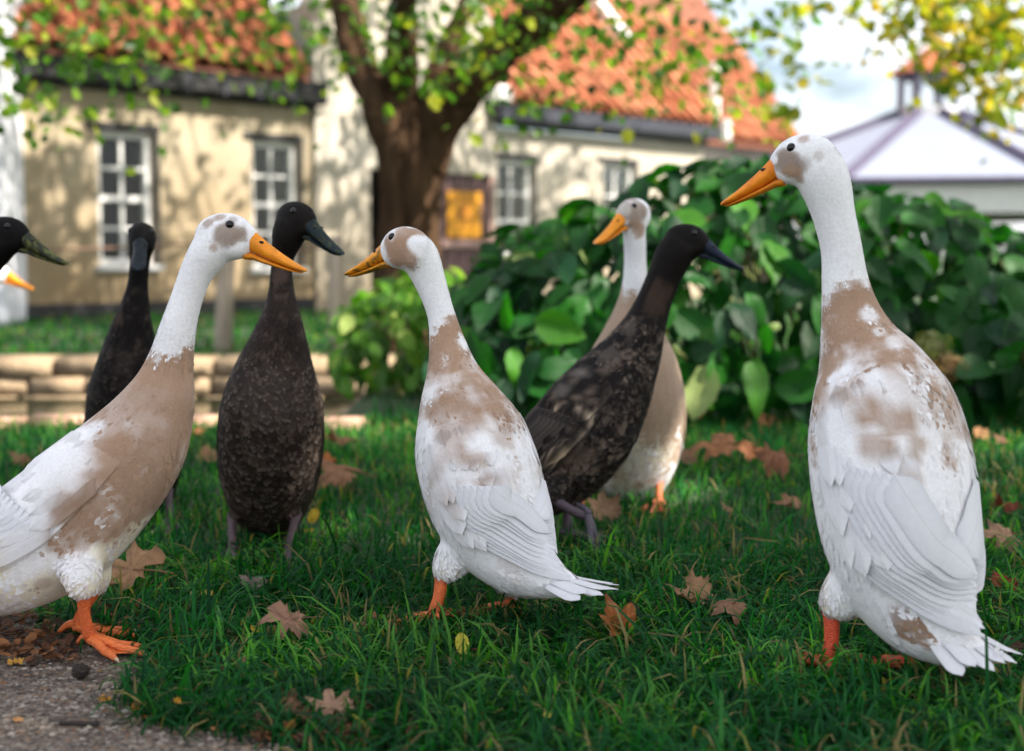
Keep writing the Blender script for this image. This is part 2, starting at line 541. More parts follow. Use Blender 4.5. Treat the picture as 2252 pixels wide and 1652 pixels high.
def window(parent, s0, s1, z0, z1, cols, rows, depth=0.10):
    fw = 0.055
    b = MB()
    b.box((s0, depth - .05, z0), (s0 + fw, depth + .04, z1)); b.box((s1 - fw, depth - .05, z0), (s1, depth + .04, z1))
    b.box((s0 + fw, depth - .05, z1 - fw), (s1 - fw, depth + .04, z1)); b.box((s0 + fw, depth - .05, z0), (s1 - fw, depth + .04, z0 + fw))
    w = b.build('window', MT['white'], parent)
    MB().box((s0 - .05, -0.07, z0 - .055), (s1 + .05, depth + .02, z0 - 0.002)).build('sill', MT['white'], w, bevel=0.006)
    MB().box((s0 - .10, -0.012, z1 + 0.002), (s1 + .06, 0.05, z1 + .075)).build('lintel', MT['black'], w)
    MB().box((s1 + .002, -0.010, z0), (s1 + .055, 0.05, z1 + .002)).build('reveal_board', MT['black'], w)
    i0, i1, k0, k1 = s0 + fw, s1 - fw, z0 + fw, z1 - fw
    for c in range(1, cols):
        x = i0 + (i1 - i0) * c / cols
        MB().box((x - .014, depth - .025, k0), (x + .014, depth + .015, k1)).build('glazing_bar', MT['white'], w)
    for r in range(1, rows):
        z = k0 + (k1 - k0) * r / rows
        h = 0.024 if r == rows // 2 else 0.014
        MB().box((i0, depth - .030, z - h), (i1, depth + .012, z + h)).build('glazing_bar', MT['white'], w)
    for c in range(cols):
        for r in range(rows):
            xa, xb = i0 + (i1 - i0) * c / cols, i0 + (i1 - i0) * (c + 1) / cols
            za, zb = k0 + (k1 - k0) * r / rows, k0 + (k1 - k0) * (r + 1) / rows
            MB().box((xa + .012, depth - .004, za + .012), (xb - .012, depth + .002, zb - .012)).build('pane', MT['glass'], w)
    return w
def wrect(x0, x1, yt, yb):
    s0 = FP(x0, yt)[0]; s1 = FP(x1, yt)[0]
    return s0, s1, FP((x0 + x1) / 2, yb)[1], FP((x0 + x1) / 2, yt)[1]

# pantile shape: one S-profile, shared by every tile
TW, TL = 0.205, 0.30
def pantile():
    n = 7
    V, F = [], []
    for e, zz in ((0, 0.0), (1, 0.0), (2, -0.014), (3, -0.014)):
        yv = 0 if e in (0, 2) else TL + 0.05
        for i in range(n):
            x = -0.01 + (TW + 0.03) * i / (n - 1)
            V.append((x, yv, 0.045 * math.sin(2 * math.pi * (i / (n - 1)) * 0.95 + 0.5) + zz + (0.022 if e in (0, 2) else 0)))
    for i in range(n - 1):
        F.append((i, i + 1, n + i + 1, n + i))
        F.append((2 * n + i, 3 * n + i, 3 * n + i + 1, 2 * n + i + 1))
        F.append((2 * n + i, 2 * n + i + 1, i + 1, i))
    return mesh('tile', V, F, smooth=True)
TILES = []
for key in ('tile', 'tile2', 'tile3'):
    t_ = pantile(); t_.materials.append(MT[key]); TILES.append(t_)
def tiled_roof(parent, s0, s1, yfront, z0, pitch, nrows, length, weights=(5, 3, 2)):
    """roof plane rising inward from the eave line (local y = yfront, z = z0)"""
    cp, sp = math.cos(pitch), math.sin(pitch)
    rf = MB().add([(s0, yfront, z0 - .06), (s1, yfront, z0 - .06), (s1, yfront + length * cp, z0 - .06 + length * sp), (s0, yfront + length * cp, z0 - .06 + length * sp),
                   (s0, yfront, z0 - .14), (s1, yfront, z0 - .14), (s1, yfront + length * cp, z0 - .14 + length * sp), (s0, yfront + length * cp, z0 - .14 + length * sp)],
                  [(0, 1, 2, 3), (7, 6, 5, 4), (0, 4, 5, 1), (1, 5, 6, 2), (2, 6, 7, 3), (3, 7, 4, 0)]).build('roof', MT['under'], parent)
    nc = int((s1 - s0) / TW)
    for r in range(nrows):
        for c in range(nc):
            me = random.choices(TILES, weights)[0]
            d = r * TL
            obj('tile', me, None, rf, loc=(s0 + c * TW + random.uniform(-.006, .006), yfront - .05 + d * cp, z0 + d * sp + random.uniform(-.004, .006)), rot=(pitch + random.uniform(-.03, .03), random.uniform(-.03, .03), random.uniform(-.03, .03)))
    return rf

cott = facade_empty('cottage')
tag(cott, 'long low beige cottage with red pantile roof and small paned windows behind the pond', 'house')
sL = FP(-60, 600)[0]; sG = FP(688, 500)[0]
zE = FP(400, 203)[1]
w1 = wrect(212, 336, 290, 582); w2 = wrect(553, 655, 312, 588)
wb = wall_mesh(sL, sG, 0.0, zE, 0, 0.25, [w1, w2])
wb.build('wall', MT['beige'], cott)
MB().box((sL, 1.2, 0), (sG, 1.3, zE)).build('dark_backing', MT['dark'], cott)
MB().box((sL, -0.03, -.1), (sG, -0.002, FP(300, 664)[1])).build('plinth', MT['black'], cott)
window(cott, *w1, 2, 4); window(cott, *w2, 2, 4)
zg0, zg1 = FP(400, 208)[1], FP(400, 150)[1]
sGut0 = FP(112, 200)[0]; sGut1 = FP(690, 215)[0]
gut = MB()
gut.box((sL, -0.22, zg0 + .02), (sG + .03, -0.08, zg1 - .06)); gut.box((sL, -0.24, zg1 - .058), (sG + .05, -0.06, zg1 - .03))
gut.build('gutter', MT['black'], cott, bevel=0.01)
MB().box((sL, -0.078, zg0 - .03), (sG + .01, -0.002, zg1)).build('fascia', MT['black'], cott)
for k in range(9):
    s_ = sL + 0.4 + k * (sG - sL) / 9
    MB().box((s_ - .015, -0.226, zg0), (s_ + .015, -0.076, zg1 - .02)).build('gutter_bracket', MT['slate'], cott)
tiled_roof(cott, sL, FP(655, 100)[0], -0.18, zg1 + 0.05, R(47), 8, 3.2, (5, 2, 3))

gab = facade_empty('gabled_house')
tag(gab, 'tall cream rendered gable with a plum brown door behind the tree trunk', 'house')
s0, s1 = FP(664, 300)[0], FP(1082, 400)[0]
dz1 = FP(1030, 384)[1]
d0, d1 = FP(806, 450)[0], FP(1088, 450)[0]
d1 = min(d1, s1 - 0.02)
g0 = sG + 0.002
gb = wall_mesh(g0, s1, 0, 3.0, -0.06, 0.22, [(d0, d1, 0.0, dz1)])
gb.add([(g0, -.06, 3.0), (s1, -.06, 3.0), ((g0 + s1) / 2, -.06, 5.0), (g0, .22, 3.0), (s1, .22, 3.0), ((g0 + s1) / 2, .22, 5.0)],
       [(0, 1, 2), (5, 4, 3), (0, 3, 4, 1), (1, 4, 5, 2), (2, 5, 3, 0)])
gb.build('wall', MT['cream'], gab)
# side of the gable that stands above the low roof
MB().box((g0, 0.222, 0), (g0 + .2, 4.0, 3.0)).build('side_wall', MT['cream'], gab)
MB().box((g0 + .2, 1.4, 0), (s1, 1.5, 3.0)).build('dark_backing', MT['dark'], gab)
dl = FP(965, 450)[0]
door = MB().box((dl, 0.02, 0.0), (d1, 0.05, dz1 - .01)).build('door', MT['door'], gab)
npl = 9
for k in range(npl):
    a = dl + (d1 - dl) * k / npl; b_ = dl + (d1 - dl) * (k + 1) / npl
    MB().box((a + .004, -0.004, 0.04), (b_ - .004, 0.019, dz1 - .02)).build('plank', MT['door'], door, bevel=0.004)
zr = FP(1040, 538)[1]
MB().box((dl, -0.05, zr - .035), (d1, -0.006, zr + .04)).build('rail', MT['pink'], door, bevel=0.006)
MB().box((d1 - .07, -0.045, 0.0), (d1 - .002, -0.006, zr - .037)).build('stile', MT['pink'], door)
MB().box((d1 - .05, -0.045, zr + .042), (d1 - .002, -0.006, dz1)).build('stile', MT['pink'], door)
xs0, zs1 = FP(981, 420); xs1, zs0 = FP(1056, 524)
sign = tag(MB().box((-(xs1 - xs0) / 2, -0.012, 0), ((xs1 - xs0) / 2, 0.0, zs1 - zs0)).build('notice_sign', MT['amber'], bevel=0.004),
           'amber yellow notice board hung on the plum brown door', 'sign')
pos = FA + FE * ((xs0 + xs1) / 2) + FN * 0.012
sign.location = (pos[0], pos[1], zs0); sign.rotation_euler = (0, 0, RZ)
sh, sw_ = zs1 - zs0, xs1 - xs0
mb = MB()
for k, (zz, ww, hh) in enumerate(((.86, .62, .03), (.78, .70, .05), (.36, .5, .02), (.29, .58, .02), (.22, .46, .02), (.15, .54, .02))):
    mb.box((-sw_ * ww / 2, -0.0135, sh * zz), (sw_ * ww / 2, -0.0125, sh * (zz + hh)))
mb.tube([(0, -0.0135, sh * .56), (0, -0.0125, sh * .56)], [sw_ * .19, sw_ * .19], 20)
mb.build('print', MT['amberink'], sign)

rh = facade_empty('roofed_wing')
tag(rh, 'cream wing with sunlit orange pantile roof and dark gutter beyond the tree', 'house')
r0, r1 = s1 + 0.002, FP(1545, 300)[0]
zR = FP(1300, 300)[1]
w3 = wrect(1092, 1172, 352, 560); w4 = wrect(1326, 1396, 362, 560)
w3 = (max(w3[0], r0 + .03), *w3[1:])
wall_mesh(r0, r1, 0, zR, 0.0, 0.25, [w3, w4]).build('wall', MT['cream'], rh)
MB().box((r0, 1.2, 0), (r1, 1.3, zR)).build('dark_backing', MT['dark'], rh)
MB().box((r1 - .2, 0.252, 0), (r1, 3.6, zR)).build('side_wall', MT['cream'], rh)
window(rh, *w3, 2, 3); window(rh, *w4, 2, 3)
zq0, zq1 = FP(1300, 286)[1], FP(1300, 255)[1]
MB().box((r0 - .12, -0.24, zq0), (r1 + .05, -0.08, zq1)).build('gutter', MT['slate'], rh, bevel=0.015)
MB().box((r0, -0.078, zq0 - .06), (r1, -0.002, zq1)).build('fascia', MT['slate'], rh)
tiled_roof(rh, r0, r1 + .12, -0.16, zq1 + .04, R(47), 12, 4.4, (3, 6, 1))
# white bargeboard and downpipe at the far end of the roof
cp, sp = math.cos(R(47)), math.sin(R(47))
bb = MB().box((-.05, 0, -.03), (.10, 2.6, .16)).build('bargeboard', MT['white'], rh, loc=(r1 - .75, -.10 + 1.3 * cp, zq1 + .12 + 1.3 * sp), rot=(R(47), 0, 0))
MB().box((r1 + .10, -0.30, zq0 - .02), (r1 + .24, -0.16, zq1 + .10)).build('corbel', MT['white'], rh, bevel=0.03)
MB().box((r1 + .12, -0.10, zq1 + .12), (r1 + .27, 0.04, zq1 + .85)).build('pier', MT['white'], rh, bevel=0.03)
MB().box((r0 - .16, -0.26, zq1 + .01), (r0 + .10, -0.04, zq1 + .20)).build('corbel', MT['white'], rh, bevel=0.04)

# farther house: gable end, same orientation, pushed back
fh = empty('far_house', (0, 0, 0), RZ)
pf = P(1600, 310, 26.0)
fh.location = (pf[0], pf[1], 0)
tag(fh, 'farther house with sunlit orange tiled roof standing past the low wing', 'house')
ze = pf[2]
MB().box((-1.6, 0.3, 0), (2.3, 4, ze)).build('wall', MT['cream'], fh)
rfh = tiled_roof(fh, -2.2, 2.55, 0.0, ze + .05, R(52), 10, 5.2, (3, 6, 1))
MB().add([(2.3, .3, ze), (2.3, 4, ze), (2.3, 2.2, ze + 2.4), (2.1, .3, ze), (2.1, 4, ze), (2.1, 2.2, ze + 2.4)], [(0, 1, 2), (5, 4, 3), (0, 3, 4, 1), (1, 4, 5, 2), (2, 5, 3, 0)]).build('gable', MT['cream'], fh)

# neighbouring white wall at the edge of the picture
pn = P(6, 700, 11.0)
nb = empty('white_outbuilding', (pn[0], pn[1], 0), R(8))
tag(nb, 'white painted brick outbuilding, tinted lilac for shade, beside the beige cottage', 'building')
MB().box((-2.5, 0, -.05), (0.02, 2.0, 3.4)).build('wall', MT['shadedwhite'], nb)
MB().box((-2.6, -.12, 3.402), (0.12, 2.1, 3.5)).build('roof', MT['slate'], nb)

# ------------------------------------------------------------------ gazebo
GY_ = 27.0
ga = P(2040, 256, GY_)
gz_ = empty('gazebo', (ga[0], ga[1], 0))
tag(gz_, 'octagonal pavilion with pale metal roof and small red-capped lantern', 'gazebo')
ez = P(2040, 400, GY_ - 3.0)[2]; rad = 4.4
def octp(r, z, off=0.2): return [(r * math.cos(off + k * math.pi / 4), r * math.sin(off + k * math.pi / 4), z) for k in range(8)]
lo, hi = octp(rad, ez), octp(0.58, ga[2])
for k in range(8):
    a, b_, c, d = lo[k], lo[(k + 1) % 8], hi[(k + 1) % 8], hi[k]
    up = (0, 0, -0.06)
    V = [a, b_, c, d] + [tuple(np.add(p, up)) for p in (a, b_, c, d)]
    MB().add(V, [(0, 1, 2, 3), (7, 6, 5, 4), (0, 4, 5, 1), (1, 5, 6, 2), (2, 6, 7, 3), (3, 7, 4, 0)]).build('roof_panel', MT['gazroof'], gz_)
    MB().tube([np.add(lo[k], (0, 0, .03)), np.add(hi[k], (0, 0, .03))], 0.10, 6).build('hip', MT['hip'], gz_)
    MB().tube([np.add(a, (0, 0, -.02)), np.add(b_, (0, 0, -.02))], 0.06, 6).build('eave_trim', MT['hip'], gz_)
    a2, b2 = octp(rad - .12, 0)[k], octp(rad - .12, 0)[(k + 1) % 8]
    MB().add([(a2[0], a2[1], ez - .09), (b2[0], b2[1], ez - .09), (b2[0], b2[1], ez - .55), (a2[0], a2[1], ez - .55),
              (a2[0] * .97, a2[1] * .97, ez - .09), (b2[0] * .97, b2[1] * .97, ez - .09), (b2[0] * .97, b2[1] * .97, ez - .55), (a2[0] * .97, a2[1] * .97, ez - .55)],
             [(0, 1, 2, 3), (7, 6, 5, 4), (0, 4, 5, 1), (1, 5, 6, 2), (2, 6, 7, 3), (3, 7, 4, 0)]).build('fascia', MT['white'], gz_)
    MB().tube([(a2[0] * .96, a2[1] * .96, 0), (a2[0] * .96, a2[1] * .96, ez - .1)], 0.11, 10).build('post', MT['yellowpost'], gz_)
zc = ga[2]
MB().tube([(0, 0, zc - .05), (0, 0, zc + .14)], [.60, .58], 8).build('lantern_base', MT['white'], gz_)
zt = P(2040, 175, GY_)[2]
for k in range(8):
    p = octp(0.54, 0)[k]
    MB().tube([(p[0], p[1], zc + .142), (p[0], p[1], zt)], 0.07, 8).build('lantern_post', MT['gazroof'], gz_)
MB().tube([(0, 0, zt + .002), (0, 0, zt + .10)], [.62, .66], 8).build('lantern_frieze', MT['hip'], gz_)
MB().tube([(0, 0, zt + .102), (0, 0, zt + .62)], [.74, .04], 8).build('lantern_roof', MT['tile'], gz_)

# ------------------------------------------------------------------ post and rope
pts = []
for nm, px, pyb, pyt, w, lab in (('wooden_post', 488, 782, 516, 0.05, 'leaning grey wooden post with a rope on the pond bank'),
                            ('wooden_post', 742, 790, 520, 0.042, 'darker thin wooden post beside the leafy shrub on the pond bank')):
    b0 = G(px, pyb); tp = P(px + (14 if px < 600 else -4), pyt, b0[1])
    o_ = MB().tube([b0 - np.array([0, 0, .1]), b0 * .66 + tp * .34, b0 * .3 + tp * .7, tp], [w, w * .98, w * .93, w * .86], 12).build(nm, MT['postwood'], smooth=True)
    tag(o_, lab, 'post')
    pts.append(tp - np.array([0, 0.0, .04]))
far_l = pts[0] + np.array([-2.6, -.1, 0])
rp_ = []
for a, b_ in ((far_l, pts[0]), (pts[0], pts[1])):
    for u in np.linspace(0, 1, 12):
        q = a * (1 - u) + b_ * u
        rp_.append(q - np.array([0, 0, 0.05 * math.sin(math.pi * u)]) + np.array([0, -.05, 0]))
rp_ = np.array(rp_); keep = np.r_[True, np.linalg.norm(np.diff(rp_, axis=0), axis=1) > 1e-4]
tag(MB().tube(rp_[keep], 0.007, 6).build('rope', MT['rope'], smooth=True), 'brown rope strung between the posts along the pond', 'rope')
# ------------------------------------------------------------------ trees
def leaf_cloud(C, n, spread, size, cols, droop=0.35, seed=0, gaps=()):
    """n folded leaves round each centre; returns V, F, colours"""
    r = np.random.default_rng(seed)
    C = np.asarray(C, float)
    ctr = np.repeat(C, n, 0) + r.normal(0, 1, (len(C) * n, 3)) * np.asarray(spread)
    for gx_, gy_, gz_, gr_ in gaps:                                 # leaves cut away to let sun onto a spot
        sh_ = ctr - np.outer((ctr[:, 2] - gz_) / SUN[2], np.array(SUN))
        ctr = ctr[((sh_[:, 0] - gx_) / gr_[0]) ** 2 + ((sh_[:, 1] - gy_) / gr_[1]) ** 2 > 1]
    m = len(ctr)
    L = size * r.uniform(0.6, 1.25, m)
    d = nrm(r.normal(0, 1, (m, 3)) + np.array([0, 0, -droop]))
    up = r.normal(0, 1, (m, 3)) + np.array([0.2, -0.2, 0.8])
    s = nrm(np.cross(d, up)); nn = np.cross(s, d)
    w = L * r.uniform(0.32, 0.48, m)
    f = w * r.uniform(0.1, 0.45, m)
    def pt(a, b, c): return ctr + d * (L * a)[:, None] + s * (w * b)[:, None] + nn * (f * c)[:, None]
    V = np.stack([pt(-.5, 0, 0), pt(-.2, -.9, 1), pt(.2, -.8, .9), pt(.5, 0, -.3), pt(.2, .8, .9), pt(-.2, .9, 1)], 1).reshape(-1, 3)
    b = (np.arange(m) * 6)[:, None]
    F = np.concatenate([b + np.array([[0, 3, 2, 1]]), b + np.array([[0, 5, 4, 3]])], 0)
    k = r.uniform(0, 1, m)
    cols = np.asarray(cols, float)
    ci = np.interp(k, np.linspace(0, 1, len(cols)), np.arange(len(cols)))
    i0 = np.floor(ci).astype(int).clip(0, len(cols) - 2)
    cc = cols[i0] * (1 - (ci - i0))[:, None] + cols[i0 + 1] * (ci - i0)[:, None]
    cc = cc * r.uniform(0.7, 1.3, (m, 1))
    return V, F, np.repeat(cc, 6, 0)
def ellipsoid_pts(c, rad, n, seed, shell=0.45):
    r = np.random.default_rng(seed)
    d = nrm(r.normal(0, 1, (n, 3)))
    q = r.uniform(shell, 1, (n, 1)) ** 0.6
    return np.asarray(c) + d * q * np.asarray(rad)
def tree(name, label, limbs, clumps, leaf_n, spread, size, cols, seed, group=None, gaps=(), extra=None):
    root = empty(name, tuple(limbs[0][0][0] * np.array([1, 1, 0])))
    o = np.array(root.location)
    tag(root, label, 'tree', group)
    r = np.random.default_rng(seed)
    b = MB()
    allp = []
    for pts, rad in limbs:
        c = catmull(pts, 60)
        rr = np.interp(np.linspace(0, 1, 60), np.linspace(0, 1, len(rad)), rad)
        nz_ = fnoise(c, 3.0, seed, 2) - .5
        b.tube(c - o, rr * (1 + nz_ * .25), 30)
        allp.append(c)
    # the trunk: vertices roughened so that the bark is uneven
    me = b.mesh('trunk', True)
    co = np.empty(len(me.vertices) * 3, np.float32); me.vertices.foreach_get('co', co); co = co.reshape(-1, 3)
    q = np.concatenate([co[:, :2] * 3, co[:, 2:] * .8], 1)
    co += (np.stack([fnoise(q, 4, seed + k, 4) for k in range(3)], 1) - .5) * .075
    me.vertices.foreach_set('co', co.ravel()); me.update()
    obj('trunk', me, MT['bark'], root)
    allp = np.concatenate(allp[1:] if len(allp) > 1 else allp)
    bt = MB()
    for c in clumps:
        dd = np.linalg.norm(allp - c, axis=1) + 0.6 * np.maximum(0, allp[:, 2] - c[2])
        a = allp[np.argmin(dd)]
        mid = (a + c) / 2 + r.normal(0, .08, 3) + np.array([0, 0, .06])
        bt.tube(catmull([a, mid, c], 6) - o, np.linspace(.022, .005, 6), 5)
    bt.build('branches', MT['bark'], root, smooth=True)['kind'] = 'stuff'
    V, F, C = leaf_cloud(clumps, leaf_n, spread, size, cols, seed=seed, gaps=gaps)
    if extra is not None:
        V2, F2, C2 = leaf_cloud(extra[0], extra[1], extra[2], extra[3], cols, seed=seed + 1)
        F = np.concatenate([F, F2 + len(V)]); V = np.concatenate([V, V2]); C = np.concatenate([C, C2])
    obj('crown', mesh('crown', V - o, F, C, smooth=False), MT['treeleaf'], root)['kind'] = 'stuff'
    return root

# openings cut into the crowns to put sun patches on the cottage walls
WGAP = []
for px_, py_, r_ in ((70, 290, .34), (150, 290, .20), (120, 440, .16), (200, 470, .22), (425, 320, .26), (400, 400, .2), (520, 340, .30), (600, 300, .18), (470, 470, .24), (545, 480, .18), (690, 320, .36), (740, 230, .32), (700, 450, .2), (640, 90, .3), (800, 120, .3), (980, 60, .4), (1180, 310, .26), (1240, 310, .22), (1420, 330, .4), (1270, 430, .3), (1230, 500, .2), (1040, 250, .3), (950, 470, .16)):
    s_, z_ = FP(px_, py_); w_ = FA + FE * s_
    WGAP.append((w_[0], w_[1], z_, (r_ * .68, r_ * .68)))
TY = 7.6
def TP(x, y, dy=0): return P(x, y, TY + dy)
k_ = TY / FPX
tb = G(905, 764); tb[1] = TY
limbs = [([TP(915, 800), TP(905, 690), TP(903, 560), TP(902, 430), TP(900, 330), TP(898, 240)], [100 * k_, 80 * k_, 70 * k_, 64 * k_, 66 * k_, 36 * k_]),
         ([TP(885, 370), TP(845, 250), TP(800, 160, .1), TP(768, 60, .2), TP(745, -90, .4), TP(700, -330, .7)], [50 * k_, 42 * k_, 34 * k_, 31 * k_, 26 * k_, 12 * k_]),
         ([TP(895, 340), TP(882, 220), TP(882, 120, -.15), TP(886, 20, -.3), TP(880, -120, -.5), TP(850, -380, -.9)], [44 * k_, 36 * k_, 32 * k_, 28 * k_, 24 * k_, 10 * k_]),
         ([TP(915, 340), TP(945, 210, .2), TP(985, 110, .4), TP(1030, 10, .6), TP(1075, -110, .9), TP(1120, -350, 1.3)], [38 * k_, 28 * k_, 24 * k_, 21 * k_, 18 * k_, 9 * k_]),
         ([TP(920, 370), TP(965, 260), TP(1040, 165, -.1), TP(1140, 75, -.2), TP(1260, -20, -.4), TP(1480, -170, -.8), TP(1750, -330, -1.2)], [54 * k_, 54 * k_, 48 * k_, 44 * k_, 38 * k_, 26 * k_, 11 * k_])]
vis = [(30, 60, -.8), (70, 150, -1), (20, 130, -.8), (110, 40, -.6), (75, 170, -1), (150, 90, -.9), (200, 25, -.4), (260, 60, -1), (300, 120, -1.2), (285, 30, -.7), (350, 10, -.4), (340, 160, -1.2),
       (430, 25, 0), (520, 10, .2), (600, 40, .3), (610, 110, .4), (640, 20, .5), (560, 60, .1), (670, 120, 1.2), (240, -20, 0), (60, -30, -.4), (470, -30, .2),
       (700, 40, .3), (820, 30, -.6), (860, 110, -.7), (905, 60, -.9), (985, 50, -1), (1030, 100, -1.2), (1060, 40, -1), (1100, 70, -1.1), (1000, 120, -1.2), (1130, 15, -.9), (960, 20, -.8), (1180, 60, -.6), (1080, 120, -1),
       (1320, 30, -1), (1350, 90, -1), (1330, 150, -1.1), (1400, 40, -1), (1450, 80, -.9), (1390, 0, -.9), (1500, 20, -.8), (1290, 70, -.7), (1540, 130, -.6), (1600, 180, -.6), (1640, 120, -.5), (1590, 40, -.8)]
clv = np.array([TP(x, y, d) for x, y, d in vis])
cup = ellipsoid_pts((-0.7, 7.6, 4.9), (4.0, 3.2, 2.2), 95, 11, .3)
cup = cup[cup[:, 2] > 3.2]
green = [(0.020, 0.055, 0.008), (0.040, 0.105, 0.012), (0.075, 0.16, 0.015), (0.14, 0.22, 0.02), (0.26, 0.25, 0.02)]
tree('plane_tree', 'forked brown tree with four spreading limbs in front of the cottage', limbs,
     cup, 46, 0.20, 0.11, green, 21, gaps=WGAP, extra=(clv, 34, 0.20, 0.068))

# yellowing tree whose low boughs hang in front of the pavilion
yt = np.array([5.4, 9.6, 0.0])
ylimbs = [([yt, yt + (0, 0, 1.2), yt + (-.05, -.1, 2.3), yt + (-.3, -.2, 3.4)], [.26, .22, .19, .12]),
          ([yt + (0, 0, 1.9), yt + (-.9, -.3, 2.7), yt + (-2.0, -.6, 3.1), yt + (-3.2, -.8, 3.0)], [.14, .11, .08, .04]),
          ([yt + (0, 0, 2.1), yt + (.7, .2, 3.2), yt + (1.5, .3, 4.3)], [.13, .1, .04]),
          ([yt + (-.1, -.1, 2.3), yt + (-.7, .6, 3.4), yt + (-1.2, 1.0, 4.8)], [.12, .09, .03])]
YY = 8.9
vy = [(2230, 60), (2180, 120), (2120, 60), (2050, 30), (2100, 100), (2165, 170), (2230, 150), (2220, 215), (2140, 130), (1990, 5), (2000, 45), (2050, 70), (2250, 10), (2180, 10), (2110, 0), (2250, 200), (2190, 90), (2240, 100), (2160, 60), (1940, 5),
      (1700, 60), (1735, 130), (1690, 215), (1800, 20), (1770, 155), (1735, 20), (1850, 15), (1640, 200), (1700, 260)]
cly = np.array([P(x, y, YY + random.uniform(-.5, .5)) for x, y in vy])
cuy = ellipsoid_pts((1.9, 10.9, 5.6), (3.6, 3.2, 1.7), 80, 13, .2)  # unseen high lobes added to this crown to dapple the house walls
cuy = np.concatenate([cuy, ellipsoid_pts((5.2, 13.2, 5.7), (2.2, 2.2, 1.5), 26, 14, .2)])
cuy = cuy[(cuy[:, 2] > 4.1)]
yel = [(0.06, 0.12, 0.012), (0.13, 0.18, 0.015), (0.24, 0.25, 0.02), (0.36, 0.27, 0.02), (0.40, 0.24, 0.03)]
tree('yellowing_tree', 'tree with yellow green autumn leaves hanging before the pale pavilion', ylimbs,
     cuy, 120, 0.40, 0.11, yel, 31, gaps=WGAP, extra=(cly[:20], 46, 0.16, 0.09))
# sparse outer sprigs of the same tree stay thin against the sky
V, F, C = leaf_cloud(cly[20:], 9, 0.09, 0.10, yel[:4], seed=5)
yr = bpy.data.objects['yellowing_tree']
obj('sprigs', mesh('sprigs', V - np.array(yr.location), F, C, smooth=False), MT['treeleaf'], yr)['kind'] = 'stuff'

# the tree overhead, outside the frame, that keeps the flock in shade
st = np.array([5.0, -.1, 0.0])
slimbs = [([st, st + (0, 0, 1.4), st + (-.1, .1, 2.8), st + (-.2, .2, 4.2)], [.30, .25, .2, .12]),
          ([st + (0, 0, 2.4), st + (-.8, .5, 3.4), st + (-1.7, .9, 4.4)], [.15, .11, .04]),
          ([st + (0, 0, 2.6), st + (.8, -.6, 3.6), st + (1.6, -1.0, 4.6)], [.15, .11, .04]),
          ([st + (0, 0, 2.6), st + (-.5, -.9, 3.6), st + (-.9, -1.6, 4.6)], [.15, .11, .04])]
SHADE = ellipsoid_pts((4.4, .45, 4.5), (2.4, 3.0, 1.5), 135, 17, .15)
guard = []  # extra unseen leaf clumps added sunward of the ducks to block direct sun
for gp_ in ((.62, 1.78, .12), (.62, 1.76, .25), (.6, 1.78, .4), (.5, 1.82, .52), (.42, 1.9, .66), (.33, 2.97, .3), (.35, 2.97, .15), (.30, 2.97, .5), (-.1, 2.1, .42), (-.05, 2.1, .2), (-.12, 2.1, .55), (-.6, 1.96, .3), (-.5, 1.96, .45), (-.45, 2.5, .4), (.2, 2.7, .4), (.1, 2.7, .3), (.35, 2.7, .6)):
    for tq_ in (5.6, 6.6, 7.3):
        guard.append(np.array(gp_) + np.array(SUN) * (tq_ + random.uniform(-.3, .3)))
SHADE = np.concatenate([SHADE, np.array(guard)])
tree('shade_tree', 'leafy tree beside the lawn that shades the ducks', slimbs, SHADE, 84, 0.22, 0.12, green, 41,
     gaps=[(*G(820, 945)[:2], 0, (.62, .40)), (*G(700, 1190)[:2], .02, (.34, .20)), (*G(1170, 905)[:2], 0, (.45, .30)), (*G(2200, 1000)[:2], 0, (.40, .24)), (*G(1370, 1090)[:2], 0, (.28, .19)), (*G(540, 950)[:2], 0, (.4, .26)), (*G(100, 985)[:2], 0, (.5, .2))])

# ------------------------------------------------------------------ broad-leaved shrubs
def mat_leaf():
    M = Mat('broad_leaf')
    c = M.attr('Col')
    uvn = M.n('ShaderNodeUVMap'); uvn.uv_map = 'UVMap'
    sp_ = M.n('ShaderNodeSeparateXYZ'); M.l(uvn.outputs[0], sp_.inputs[0])
    def mth(op, a, b=None, c_=None):
        nd = M.n('ShaderNodeMath', operation=op)
        for i, v in enumerate((a, b, c_)):
            if v is None: continue
            if hasattr(v, 'links'): M.l(v, nd.inputs[i])
            else: nd.inputs[i].default_value = v
        return nd.outputs[0]
    u = mth('ABSOLUTE', mth('SUBTRACT', sp_.outputs['X'], 0.5))
    v = sp_.outputs['Y']
    ph = mth('SUBTRACT', mth('MULTIPLY', v, 8.0), mth('MULTIPLY', u, 7.0))
    side = mth('POWER', mth('ABSOLUTE', mth('COSINE', mth('MULTIPLY', ph, math.pi))), 14.0)
    midr = mth('SUBTRACT', 1.0, mth('MULTIPLY', u, 22.0)); midr = mth('MAXIMUM', midr, 0.0)
    vein = mth('MAXIMUM', mth('MULTIPLY', side, 0.45), midr)
    cc = M.mixc(mth('MULTIPLY', vein, 0.7), c, M.mixc(1.0, c, (2.2, 1.9, 1.6), 'MULTIPLY'))
    nv = M.noise(M.coords('Object'), 28, 4)
    cc = M.mixc(0.5, cc, M.ramp(nv, [(0.3, (0.6, 0.65, 0.6)), (0.7, (1.2, 1.15, 1.1))]), 'MULTIPLY')
    M.color(cc); M.set(Roughness=0.42)
    M.b.inputs['Specular IOR Level'].default_value = 0.25
    M.bump(vein, 0.5, -0.004)
    M.translucent(M.mixc(1.0, cc, (1.8, 2.4, 0.6), 'MULTIPLY'), 0.35)
    return M.m
MT['leaf'] = mat_leaf()
LR, LC = 10, 5
